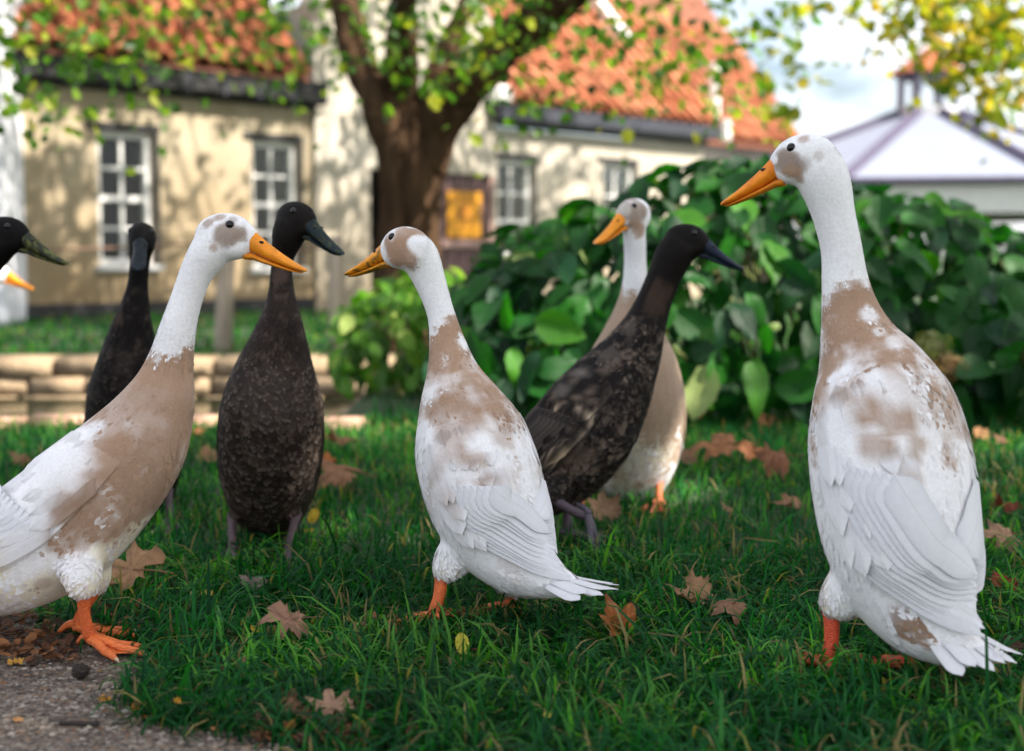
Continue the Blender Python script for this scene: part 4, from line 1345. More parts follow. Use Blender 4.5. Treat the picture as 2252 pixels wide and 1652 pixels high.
    dens = S.get('dens', 1.0) * 2.3 / (ln * wd * 1.3)
    cnt = np.random.default_rng(int(abs(sp[0][0]))).poisson(area * dens)
    fi = np.repeat(np.arange(len(tri)), cnt)
    r = np.random.default_rng(5)
    m = len(fi)
    u, v = r.uniform(0, 1, m), r.uniform(0, 1, m)
    fl = u + v > 1; u[fl], v[fl] = 1 - u[fl], 1 - v[fl]
    p0 = co[tri[fi, 0]] + e1[fi] * u[:, None] + e2[fi] * v[:, None]
    nn = nrm(no[tri[fi, 0]])
    flow = -Tv[tri[fi, 0]]
    hdir = -nrm(Rm[:, 0] + Rm[:, 2] * -.1)
    flow = np.where(hd[fi][:, None], hdir, flow)
    flow = flow + r.normal(0, S.get('mess', .16), (m, 3))
    f = nrm(flow - (flow * nn).sum(1, keepdims=True) * nn)
    s = np.cross(nn, f)
    l_, w_ = ln[fi] * r.uniform(.7, 1.2, m), wd[fi] * r.uniform(.8, 1.2, m)
    lift = np.where(tc_[fi] < tnk, S.get('lift', .04), .10) * r.uniform(.5, 1.5, m)
    def pt(a_, b_, c_): return p0 - nn * .0008 + f * (l_ * a_)[:, None] + s * (w_ * b_)[:, None] + nn * (l_ * lift * c_)[:, None]
    FV = np.stack([pt(0, -.45, 0), pt(0, .45, 0), pt(.4, -1, .5), pt(.4, 1, .5), pt(.78, -.72, .95), pt(.78, .72, .95), pt(1, 0, 1.0)], 1).reshape(-1, 3)
    b7 = (np.arange(m) * 7)[:, None]
    FF = np.concatenate([b7 + np.array([[0, 1, 3]]), b7 + np.array([[0, 3, 2]]), b7 + np.array([[2, 3, 5]]), b7 + np.array([[2, 5, 4]]), b7 + np.array([[4, 5, 6]])])
    fc = colr[tri[fi, 0]]
    if dark:
        g_ = r.uniform(.55, 1.25, (m, 1))
        tipk = np.where(tc_[fi] < tnk, S.get('tip', .5), .12)[:, None] * r.uniform(0, 1, (m, 1)) ** 1.5
        tipc = fc * g_ * (1 - tipk) + np.array(S.get('tipcol', (.15, .115, .09))) * tipk
        FC = np.stack([fc * g_] * 4 + [fc * g_ * .5 + tipc * .5] * 2 + [tipc], 1).reshape(-1, 3)
    else:
        g_ = r.uniform(.90, 1.06, (m, 1))
        bodyf = (tc_[fi] < tnk + .04)
        kf = np.clip((W_[2] - fc[:, 2]) / (W_[2] - Fw[2]), 0, 1)
        cl2 = np.clip(kf + r.uniform(-.13, .13, m), 0, 1)
        k5 = np.where(bodyf & (kf > .04) & (kf < .96), sstep(.12, .88, cl2), kf)
        mixd = W_ * (1 - k5[:, None]) + Fw * k5[:, None]
        fc = np.where((bodyf & (kf > .04) & (kf < .96))[:, None], mixd * (fc.sum(1) / np.maximum((W_ * (1 - kf[:, None]) + Fw * kf[:, None]).sum(1), .1))[:, None], fc)
        FC = np.stack([fc * g_ * .97] * 4 + [fc * g_] * 3, 1).reshape(-1, 3)
    # keep the eyes free
    eyes = []
    for sgn in (-1, 1):
        x_, z_ = 1.15, 1.55
        q = sgn * 2.0
        w_pt = Rm @ (np.array([x_, q, z_]) * .01) + HO
        i = kd.find(w_pt)[1]
        eyes.append(co[i] - nrm(no[i]) * .0028)
    keep = np.ones(m, bool)
    for e in eyes: keep &= np.linalg.norm(p0 - e, axis=1) > .0068 * hs
    bo = HO + Rm @ np.array([.035, 0, -.008])
    keep &= ~((hl[tri[fi, 0]][:, 0] > 3.4) & hd[fi])
    kf = np.tile(keep, 5)
    obj('plumage', mesh('plumage', FV - o, FF[kf], np.clip(FC, .004, .9), smooth=True), PM, root)['kind'] = 'stuff'
    # --- eyes
    for e in eyes:
        v, f2 = ellipsoid((0, 0, 0), (.0060 * hs,) * 3, np.eye(3), 16, 10)
        obj('eye', mesh('eye', v + e - o, f2), MT['eye'], root)
    # --- bill
    bc = np.array(S['bill'][0]); bt = np.array(S['bill'][1]); bm_ = S['bill'][2]
    def colf(Vc, U):
        k = fnoise(Vc, 1.6, int(abs(sp[0][0]))) * .6 + fnoise(Vc, 5, 4) * .4
        kk = sstep(.5, .58, k) * bm_
        c = bc * (1 - kk)[:, None] + bt * kk[:, None]
        nail = sstep(.93, .97, U[:, 0])
        nc = np.array(S.get('nail', bc * .8))
        return c * (1 - nail[:, None]) + nc * nail[:, None]
    ub = bill_part(True, Rm, o, HO, colf); ub.name = 'upper_bill'
    BM = MT['darkbill' if dark else 'bill']
    ubo = obj('upper_bill', ub, BM, root)
    obj('lower_bill', bill_part(False, Rm, o, HO, lambda Vc, U: colf(Vc, U) * .85), BM, root)
    for sgn in (-1, 1):
        v, f2 = ellipsoid((4.75, sgn * .86, -.78), (.42, .12, .20), np.eye(3), 10, 6)
        obj('nostril', mesh('nostril', (v * .01) @ Rm.T + HO - o, f2), MT['eye'], ubo)
    # --- legs and feet
    lc = np.array(S['legcol'])
    for k, (hk, g, lg) in enumerate(legs):
        sc = 1.0
        ank = g + np.array([0, 0, .016])
        if len(lg) > 5 and lg[5] is not None: ank = g
        n_ = 14
        mid = (hk + ank) / 2 - h * .003
        up = hk + (hk - ank) * .12
        cv = catmull([up, hk, mid, ank], n_)
        rr = np.interp(np.linspace(0, 1, n_), [0, .2, .33, .45, .7, .9, 1], [.0125, .0135, .0125, .0098, .0088, .0098, .0085]) * S.get('ls', 1)
        b = MB().tube(cv - o, rr, 14)
        lo_ = obj('leg', mesh('leg', b.V, b.F, np.tile(lc, (b.n, 1)), smooth=True), MT['leg'], root)
        fpsi = R(S.get('footpsi', S['psi']) + (10 if k else -8))
        fme, claws = foot_mesh(1.12 * max(1.0, S.get('ls', 1)), lc * np.array([1.05, 1.25, 1.3]), k + int(Y0 * 10))
        M4 = Matrix.Translation(Vector(ank - o - np.array([0, 0, .016]))) @ Matrix.Rotation(fpsi, 4, 'Z')
        if len(lg) > 5 and lg[5] is not None:
            M4 = Matrix.Translation(Vector(ank - o)) @ Matrix.Rotation(fpsi, 4, 'Z') @ Matrix.Rotation(R(62), 4, 'Y') @ Matrix.Translation((0, 0, -.012))
        fo = obj('foot', fme, MT['leg'], lo_); fo.matrix_local = M4
        for q, d in claws:
            q2 = np.array(M4 @ Vector(q)); d2 = np.array(M4.to_3x3() @ Vector(d))
            MB().tube(np.array([q2 - d2 * .002, q2 + d2 * .004 + (0, 0, .001), q2 + d2 * .009 - (0, 0, .001)]), [.0028, .0022, .0006], 7).build('claw', MT['claw'], lo_, smooth=True)
    # --- folded wings: shell, coverts, flight feathers
    wt = S.get('wt', .42)
    t_hi, t_lo = wt + .20, S.get('wlo', .045)
    for sgn in S.get('wings', (1, -1)):
        def W(t, ph, off):
            ph = np.asarray(ph); t = np.asarray(t)
            return surf(t, np.where(sgn > 0, ph, math.pi - ph), off)
        nt_, np_ = 22, 12
        tg, pg = np.meshgrid(np.linspace(t_hi, wt - .16, nt_), np.linspace(R(S.get('wph0', -8)), R(80), np_), indexing='ij')
        un = np.linspace(0, 1, nt_)[:, None]; vn = np.linspace(0, 1, np_)[None]
        off = .0022 + .010 * np.clip(np.sin(math.pi * np.clip(un * .9 + .05, 0, 1)), 0, 1) ** .7 * np.sin(math.pi * np.clip(vn * .92 + .04, 0, 1)) ** .6
        off = off * sstep(.02, .45, un + 0 * vn) - .010 * (1 - sstep(.0, .25, un + 0 * vn))
        off[:, -1] = -.006; off[:, -2] = np.minimum(off[:, -2], .001)
        if S.get('under') == sgn: off = off * .4
        off = np.where(off > 0, off * S.get('wsc', 1.0), off)
        p, n_, Tq = W(tg, pg, off)
        sp_pts = p.reshape(-1, 3)
        cs_ = np.array([colr[kd.find(q)[1]] for q in sp_pts])
        ii = np.arange(nt_ * np_).reshape(nt_, np_)
        Fw_ = np.stack([ii[:-1, :-1], ii[:-1, 1:], ii[1:, 1:], ii[1:, :-1]], -1).reshape(-1, 4)
        wing = obj('wing', mesh('wing', sp_pts - o, Fw_, cs_), PM, root)
        def add_feather(nm, t0, t1, p0_, p1_, hw, o0, o1, ctrc, edgec, seedk, tipout=0.0, n=12, bow=0.0):
            u_ = np.linspace(0, 1, n)
            t_ = t0 + (t1 - t0) * u_; ph_ = p0_ + (p1_ - p0_) * u_ ** 1.15 + bow * np.sin(math.pi * u_)
            of = o0 + (o1 - o0) * u_
            if S.get('under') == sgn: of = of * .35 + .001
            of = of * S.get('wsc', 1.0)
            q, nq, tq = W(t_, ph_, of)
            if tipout:                                              # past the rump a stiff feather runs on straight
                kq = int(n * .58)
                dq = nrm(q[kq] - q[kq - 2]); seg = np.linalg.norm(np.diff(q, axis=0), axis=1)
                dq = nrm(dq + nrm(q[-1] - q[kq]) * .28)
                for i_ in range(kq + 1, n):
                    q[i_] = q[i_ - 1] + dq * max(seg[i_ - 1], tipout)
                    nq[i_] = nrm(nq[kq] * .7 + nq[i_] * .3)
            sd = nrm(np.cross(nq, np.gradient(q, axis=0)))
            Vv, Ff, Cc, Uu = flat_feather(nm, q, sd, nq, hw, ctrc, edgec)
            if nm == 'covert_feather':                              # markings run on across the coverts
                kc = np.array([colr[kd.find(v_)[1]] for v_ in Vv])
                Cc = kc * (Cc / np.maximum(ctrc, .004))
            obj(nm, mesh(nm, Vv - o, Ff, np.clip(Cc, .002, .88), Uu), FM, wing)
        rr_ = np.random.default_rng(3 if sgn > 0 else 4)
        nfl = S.get('nfl', 11)
        fcol = S.get('flight', (.83, .825, .85)); fedge = S.get('flightedge', (.74, .735, .76))
        for k in range(nfl):
            qv = k / (nfl - 1)
            j_ = rr_.uniform(.93, 1.05)
            add_feather('flight_feather', wt - .02 - .05 * qv, t_lo + .10 * qv ** 1.3 + (.08 if S.get('under') == sgn else 0), R(S.get('wph0', -8) + 4 + 52 * qv), R(66 + 22 * qv + rr_.uniform(-4, 4)), (.0155 + .004 * qv) * S.get('fw', 1),
                        .0070 + .0013 * k, .0075 + .0016 * k, np.array(fcol) * j_, np.array(fedge) * j_, k, 0 if S.get('under') == sgn else .0085 * (1.1 - .5 * qv), 18)
        for row in range(3):
            ncv = 8
            for k in range(ncv):
                qv = (k + .5 * (row % 2) + rr_.uniform(-.25, .25)) / ncv
                tr = wt + .10 - .055 * row + rr_.uniform(-.02, .02)
                phr = R(S.get('wph0', -8) + 8 + 56 * qv)
                pr, _, _ = W(np.array([tr - .03]), np.array([phr]), np.array([.012]))
                cb = colr[kd.find(pr[0])[1]]
                if dark: cb = cb * rr_.uniform(.7, 1.5) ; ce = cb * .5 + np.array(S.get('tipcol', (.15, .115, .09))) * .5 * rr_.uniform(.2, 1)
                else: ce = cb * 1.03; cb = cb * 1.0
                add_feather('covert_feather', tr, tr - .12 - .03 * row - rr_.uniform(0, .05), phr, phr + R(8 + rr_.uniform(-5, 5)), .0165 * rr_.uniform(.85, 1.15), .0060 + .0015 * row, .0125 - .0005 * row, cb, ce, k, .003, 9)
    # --- tail
    nt2 = S.get('ntail', 7)
    c0, T0, L0, D0, a0, b0 = frame(np.array(.085))
    tl = S.get('tail_len', .085)
    Tt = nrm(-T0 + np.array([0, 0, S.get('tail_up', .0)]))
    for k in range(nt2):
        qv = 2 * k / (nt2 - 1) - 1
        d = nrm(Tt + L0 * qv * .42)
        st_ = c0 + L0 * a0 * .75 * qv + D0 * b0 * (.25 * (1 - qv * qv) + .1)
        u_ = np.linspace(0, 1, 9)[:, None]
        path = st_ + d * tl * (1 - .18 * abs(qv) - .10 * (k % 2)) * u_ + D0 * (.004 * u_ ** 2 + .0025 * (k % 2))
        nq = np.repeat(nrm(D0 + L0 * qv * .4)[None], 9, 0)
        sd = nrm(np.cross(nq, np.gradient(path, axis=0)))
        Vv, Ff, Cc, Uu = flat_feather('tail_feather', path, sd, nq, .0115, np.array(S.get('tailcol', S.get('flight', (.81, .80, .80)))), np.array(S.get('flightedge', (.72, .71, .71))))
        obj('tail_feather', mesh('tail_feather', Vv - o, Ff, Cc, Uu), FM, root)
    return root

ORANGE, REDO = (.80, .285, .015), (.72, .135, .028)
DARKLEG = (.075, .045, .05)
D1 = dict(Y=1.96, psi=-6, kind='fawn', ab=(.86, 1), label='fawn and white duck with clean orange bill standing on the concrete path',
    spine=[(-285, 1300, .03, 8), (-240, 1296, .03, 28), (-170, 1288, .02, 62), (-75, 1262, .01, 102), (30, 1222, 0, 128), (130, 1160, 0, 139), (225, 1068, 0, 131), (305, 972, 0, 112), (352, 880, 0, 80), (374, 800, 0, 53), (392, 720, 0, 40), (413, 650, 0, 35), (433, 598, 0, 37), (457, 560, 0, 44), (482, 530, 0, 45)],
    head=(497, 520, -4, 0), legs=[(182, 1300, 200, 1432, -.02), (214, 1292, 168, 1404, .0)], footpsi=-14, ls=.88, gz=.009, nk=(374, 800), nb=(380, 770, .02), fe=(215, 1065, .10, .10), belly=(.55, .85, 300, 1100),
    blobs=[(140, 1010, 62, WHITE, 1), (70, 1070, 80, WHITE, 1), (20, 1150, 90, WHITE, 1), (190, 965, 42, WHITE, .9), (90, 1170, 60, WHITE, .9),
           (240, 1225, 55, CREAM, 1), (170, 1290, 70, CREAM, 1), (90, 1300, 90, CREAM, 1), (10, 1280, 90, CREAM, 1), (310, 1165, 45, CREAM, .9), (180, 1235, 40, WHITE, .9), (60, 1230, 60, WHITE, .9),
           (150, 1140, 40, FAWN, .85), (130, 1190, 34, FAWN, .7), (205, 1120, 55, FAWN, .9), (230, 1160, 40, FAWN, .8), (255, 1000, 55, FAWN, .9), (180, 1190, 26, FAWN, .6), (95, 1285, 22, FAWN, .5), (345, 1000, 60, FAWN, .7),
           (506, 512, 30, GREYF, .95), (528, 520, 18, GREYF, .9), (471, 548, 9, FAWN, .7), (455, 490, 13, TAN, .7), (482, 477, 14, TAN, .7), (512, 482, 12, GREYF, .6), (533, 545, 14, WHITE, 1), (548, 520, 8, WHITE, .9)],
    bill=(ORANGE, (.80, .22, .012), .35), legcol=REDO, nail=(.62, .26, .05), mot=.25, mt0=.2, wt=.45)
D5 = dict(Y=2.12, psi=143, kind='fawn', ab=(1, .96), label='fawn and white duck with dark flecked orange bill seen from behind mid lawn',
    spine=[(1292, 1296, -.15, 7), (1255, 1288, -.135, 26), (1200, 1268, -.11, 54), (1145, 1232, -.08, 88), (1100, 1172, -.05, 118), (1066, 1095, -.03, 132), (1044, 1015, -.01, 133), (1028, 945, 0, 122), (1008, 872, .01, 90), (994, 810, .02, 58), (982, 745, .03, 39), (968, 685, .035, 31), (947, 622, .04, 35), (926, 572, .04, 43), (908, 547, .04, 44)],
    head=(892, 545, 148, 3), hdy=.035, legs=[(972, 1262, 952, 1382, 0), (1126, 1296, 1116, 1358, 0)], footpsi=158, nk=(994, 810), nb=(975, 728, -.025), fe=(1015, 885, .11, -.05), belly=(.7, 1.0, 1050, 1150),
    blobs=[(1018, 752, 22, WHITE, 1), (1040, 790, 16, WHITE, .7), (1000, 880, 40, FAWN, .5), (1070, 905, 34, FAWN, .55), (985, 960, 30, FAWN, .35), (1045, 1015, 30, FAWN, .7), (1065, 1060, 26, FAWN, .65), (940, 1065, 30, FAWN, .35), (1105, 955, 40, FAWN, .5), (950, 900, 30, FAWN, .4), (1000, 1100, 40, FAWN, .35),
           (930, 1000, 50, WHITE, .5), (1120, 1250, 40, FAWN, .3), (1210, 1240, 25, FAWN, .4),
           (872, 552, 40, FAWN, 1), (905, 575, 20, FAWN, .9), (885, 515, 30, FAWN, .85), (910, 508, 22, FAWN, .7), (850, 530, 14, FAWN, .9), (925, 540, 22, WHITE, 1), (845, 578, 14, WHITE, .95), (836, 560, 8, WHITE, .9), (858, 519, 9, (.62, .52, .45), .8)],
    bill=((.80, .31, .012), (.07, .07, .03), .95), legcol=(.74, .15, .035), nail=(.7, .28, .02), mot=.6, wt=.43, flight=(.83, .82, .85), under=-1, wlo=.03, tail_len=.10)
D8 = dict(Y=1.86, psi=122, kind='fawn', ab=(1, .95), label='tall fawn and white duck seen from behind with its head above the hydrangea bush',
    spine=[(2188, 1442, -.17, 8), (2150, 1436, -.155, 34), (2098, 1405, -.13, 76), (2046, 1350, -.10, 122), (2004, 1270, -.07, 156), (1976, 1175, -.05, 172), (1960, 1080, -.03, 177), (1948, 985, -.01, 174), (1936, 900, 0, 160), (1914, 820, .02, 128), (1888, 750, .035, 90), (1870, 685, .045, 66), (1858, 615, .05, 52), (1850, 545, .05, 45), (1833, 470, .05, 47), (1814, 402, .05, 58), (1794, 362, .05, 58)],
    head=(1768, 350, 158, -5), hdy=.05, hs=1.12, legs=[(1828, 1338, 1822, 1490, 0), (1996, 1420, 1990, 1490, 0)], footpsi=110, nk=(1888, 750), nb=(1862, 645, -.02), fe=(1905, 800, .10, -.10), belly=(.6, .95, 1960, 1100), thigh=1.0, ls=1.1,
    blobs=[(1830, 790, 45, FAWN, .9), (1800, 860, 38, FAWN, .85), (1870, 860, 40, FAWN, .7), (1905, 905, 42, FAWN, .85), (1965, 930, 44, FAWN, .8), (2015, 985, 32, FAWN, .7), (1930, 980, 36, FAWN, .6), (1790, 975, 30, FAWN, .6), (2085, 1005, 26, FAWN, .5), (2055, 850, 36, FAWN, .7), (2105, 890, 24, FAWN, .8), (1960, 800, 34, FAWN, .7), (2000, 1060, 26, FAWN, .4), (1815, 1250, 30, FAWN, .35), (1985, 1375, 42, BROWN, .75), (2020, 1400, 30, TAN, .6),
           (1860, 812, 16, WHITE, 1), (1930, 838, 30, WHITE, .9), (1990, 815, 22, WHITE, .8), (1890, 870, 26, WHITE, .7), (1840, 930, 46, WHITE, .8), (1960, 880, 22, WHITE, .7), (1912, 690, 26, WHITE, .8), (1935, 730, 16, WHITE, .6),
           (1728, 352, 34, GREYF, 1), (1746, 362, 30, GREYF, 1), (1740, 378, 22, FAWN, .95), (1758, 398, 14, FAWN, .8), (1762, 306, 16, FAWN, .7), (1722, 332, 16, GREYF, .9), (1704, 350, 9, WHITE, .9), (1712, 390, 12, WHITE, .9), (1800, 345, 10, FAWN, .35)],
    bill=((.80, .25, .012), (.66, .16, .012), .5), legcol=(.66, .075, .025), nail=(.7, .25, .03), mot=.7, mt0=.38, wt=.44, fw=1.3, tail_len=.085, flight=(.84, .835, .86), under=-1, wlo=.025)
D7 = dict(Y=2.97, psi=-100, kind='fawn', ab=(1, .95), fawn=(.40, .285, .205), label='fawn breasted duck facing out with grey cheeks and pale cream belly beside the bush',
    spine=[(1392, 1062, .42, 5), (1390, 1064, .38, 20), (1389, 1060, .31, 52), (1388, 1040, .23, 84), (1388, 995, .16, 106), (1388, 930, .10, 117), (1389, 860, .06, 116), (1391, 790, .035, 98), (1393, 730, .02, 68), (1395, 675, .01, 42), (1397, 625, 0, 29), (1397, 575, 0, 25), (1396, 530, -.005, 25), (1394, 490, -.01, 26), (1393, 472, -.01, 24)],
    wsc=.3, thigh=.6, ls=.9, head=(1392, 470, -142, -8), legs=[(1452, 1046, 1448, 1120, .05), (1290, 1068, 1285, 1112, .05)], nk=(1393, 730), nb=(1397, 632, 0), fe=(1388, 965, .02, 0), belly=(2, 3, 1388, 900), voxel=.0042,
    blobs=[(1388, 1020, 80, CREAM, .9), (1340, 1040, 50, (.5, .40, .27), .5), (1450, 1010, 50, CREAM, .9), (1392, 478, 34, GREYF, 1), (1400, 455, 26, GREYF, .9), (1376, 462, 16, (.5, .46, .42), .8), (1378, 512, 14, WHITE, .9), (1372, 490, 7, WHITE, .8), (1402, 505, 18, FAWN, .8)],
    bill=(ORANGE, (.75, .25, .012), .3), legcol=(.80, .19, .075), nail=(.6, .36, .2), wt=.42)
D4 = dict(Y=2.46, psi=-86, kind='dark', ab=(1, .95), label='dark brown duck facing out with breast forward and slate green bill',
    base=(.024, .0165, .0138), mottle=.55, pale=(.105, .076, .06), tip=.9, tipcol=(.20, .16, .135), headcol=(.009, .0068, .006), dn=(618, 640),
    spine=[(590, 1135, .40, 5), (590, 1136, .36, 22), (590, 1130, .29, 55), (591, 1104, .21, 86), (592, 1050, .14, 106), (595, 975, .09, 115), (599, 895, .055, 113), (604, 825, .03, 93), (612, 760, .015, 68), (618, 700, .005, 46), (619, 650, 0, 31), (619, 605, 0, 25), (622, 565, 0, 25), (633, 522, -.005, 36), (642, 492, -.005, 38)],
    wsc=.25, thigh=.5, ls=.85, head=(652, 484, -36, -6), legs=[(511, 1142, 510, 1234, .06), (650, 1138, 632, 1238, .06)], nk=(612, 760), dens=1.0, lift=.065, mess=.2,
    blobs=[(618, 605, 22, (.085, .055, .043), .8), (617, 580, 20, (.06, .04, .032), .7), (600, 690, 14, (.012, .01, .009), .7), (640, 720, 14, (.012, .01, .009), .7), (610, 740, 14, (.012, .01, .009), .6), (655, 780, 12, (.014, .011, .01), .6), (595, 870, 80, (.06, .046, .041), .6), (590, 1080, 70, (.014, .011, .010), .7), (700, 500, 12, (.05, .033, .025), .5)],
    bill=((.010, .019, .026), (.055, .066, .022), .55), legcol=DARKLEG, nail=(.035, .06, .085), wt=.42, flight=(.03, .024, .022), flightedge=(.06, .05, .042), tailcol=(.025, .02, .018))
D6 = dict(Y=2.72, psi=-8, kind='dark', ab=(.86, 1), label='black brown duck with slate blue bill stepping forward with one foot raised',
    base=(.0095, .0075, .0072), mottle=.75, pale=(.15, .112, .088), tip=.55, tipcol=(.19, .155, .13), headcol=(.0075, .0057, .0053), dn=(1425, 705),
    spine=[(1108, 1160, .03, 5), (1135, 1140, .03, 22), (1168, 1106, .02, 50), (1205, 1062, .01, 82), (1245, 1005, 0, 105), (1292, 932, 0, 114), (1342, 855, 0, 97), (1388, 780, 0, 69), (1418, 715, 0, 48), (1440, 660, 0, 39), (1460, 610, 0, 38), (1482, 562, 0, 42), (1500, 536, 0, 40)],
    head=(1510, 529, -5, -4), legs=[(1212, 1096, 1286, 1136, .0, 2.62), (1252, 1098, 1250, 1192, .05)], nk=(1405, 745), dens=1.0, lift=.065, mess=.2,
    blobs=[(1452, 640, 30, (.05, .031, .022), .8), (1440, 670, 24, (.045, .028, .02), .7), (1390, 720, 20, (.13, .11, .09), .5), (1340, 780, 24, (.12, .10, .085), .5), (1280, 820, 20, (.16, .14, .125), .6), (1240, 860, 18, (.15, .13, .115), .6), (1400, 950, 30, (.02, .018, .02), .6), (1290, 1000, 34, (.10, .072, .05), .5), (1240, 1010, 30, (.085, .06, .043), .5)],
    bill=((.018, .025, .045), (.010, .014, .024), .5), legcol=(.07, .045, .06), nail=(.05, .055, .07), wt=.45, flight=(.022, .018, .017), flightedge=(.11, .09, .078), tailcol=(.02, .017, .015))
D3 = dict(Y=2.77, psi=-72, kind='dark', ab=(1, .95), label='black duck looking out from behind the fawn duck on the path',
    base=(.0075, .006, .0057), mottle=.5, pale=(.075, .056, .045), tip=.6, tipcol=(.10, .08, .068), headcol=(.005, .0042, .004), dn=(300, 640),
    spine=[(335, 1098, .40, 5), (330, 1098, .36, 20), (322, 1090, .29, 48), (312, 1062, .21, 78), (300, 1005, .14, 96), (290, 935, .09, 100), (284, 865, .055, 90), (284, 800, .03, 70), (289, 735, .015, 50), (297, 675, .005, 33), (303, 625, 0, 23), (307, 580, 0, 22), (310, 545, 0, 24), (312, 528, 0, 22)],
    wsc=.25, thigh=.5, ls=.85, head=(312, 525, -80, -6), legs=[(370, 1084, 375, 1160, .06), (268, 1084, 272, 1160, .06)], nk=(289, 735), dens=.8, lift=.065, mess=.2, voxel=.0042,
    blobs=[(262, 700, 10, (.09, .055, .04), .6), (312, 545, 12, (.02, .015, .012), .5), (270, 800, 30, (.045, .035, .03), .5)],
    bill=((.008, .012, .020), (.03, .038, .028), .5), legcol=DARKLEG, nail=(.03, .05, .08), wt=.42, flight=(.02, .017, .016), flightedge=(.05, .042, .036), tailcol=(.02, .017, .015))
D0 = dict(Y=2.5, psi=0, kind='dark', ab=(.86, 1), label='black duck with olive green bill reaching in beside the beige cottage wall',
    base=(.0075, .006, .0057), mottle=.4, pale=(.07, .052, .042), tip=.5, tipcol=(.10, .08, .068), headcol=(.005, .0042, .0045), dn=(-62, 690),
    spine=[(-480, 1180, .03, 5), (-450, 1160, .03, 24), (-405, 1120, .02, 58), (-350, 1062, .01, 90), (-290, 985, 0, 112), (-225, 890, 0, 112), (-165, 805, 0, 86), (-118, 740, 0, 56), (-85, 690, 0, 42), (-62, 640, 0, 36), (-40, 590, 0, 35), (-13, 547, 0, 42), (4, 526, 0, 40)],
    head=(14, 516, -6, -2), legs=[(-330, 1130, -320, 1240, 0), (-290, 1130, -285, 1235, .04)], nk=(-118, 740), dens=.45, voxel=.0045, lift=.1,
    blobs=[], bill=((.028, .032, .022), (.13, .135, .035), .9), legcol=DARKLEG, nail=(.06, .07, .03), wt=.45, flight=(.02, .017, .016), flightedge=(.05, .042, .036), nfl=7)
def shifted(S, dx, dy, Y, psi, **kw):
    q = Y / S['Y']
    N_ = dict(S)
    N_['Y'] = Y
    hx_, hy_ = S['head'][:2]
    f = lambda x, y: (dx + (x - hx_) / q, dy + (y - hy_) / q)
    N_['spine'] = [(*f(x, y), d, w / q) for x, y, d, w in S['spine']]
    # keep the neck test on width meaningful after scaling
    N_['head'] = (dx, dy, *S['head'][2:])
    for key in ('nk', 'dn'):
        if key in S: N_[key] = f(*S[key])
    if 'nb' in S: N_['nb'] = (*f(*S['nb'][:2]), S['nb'][2])
    if 'fe' in S: N_['fe'] = (*f(*S['fe'][:2]), *S['fe'][2:])
    if 'belly' in S: N_['belly'] = (*S['belly'][:2], *f(*S['belly'][2:4]))
    N_['blobs'] = [(*f(x, y), r_ / q, c, s_) for x, y, r_, c, s_ in S['blobs']]
    N_['legs'] = []
    for l in S['legs']:
        a = f(l[0], l[1]); b = f(l[2], l[3])
        gy = CY - (-CAM_H / 1) * 0
        # feet to the ground at the bird's own distance
        Yl = Y + (.03 if len(N_['legs']) else -.03)
        p = P(b[0], 900, Yl); pxg, pyg, _ = project(np.array([[p[0], Yl, 0.0]]))
        N_['legs'].append((a[0], a[1], float(pxg[0]), float(pyg[0]), 0))
    N_.update(kw)
    return N_
D9 = shifted(D1, -8, 601, 4.25, 0, label='blurred white duck with orange bill at the pond edge', dens=.3, voxel=.006, nfl=6, blobs=[])
for S in (D1, D5, D8, D7, D4, D6, D3, D0, D9):
    duck(S)
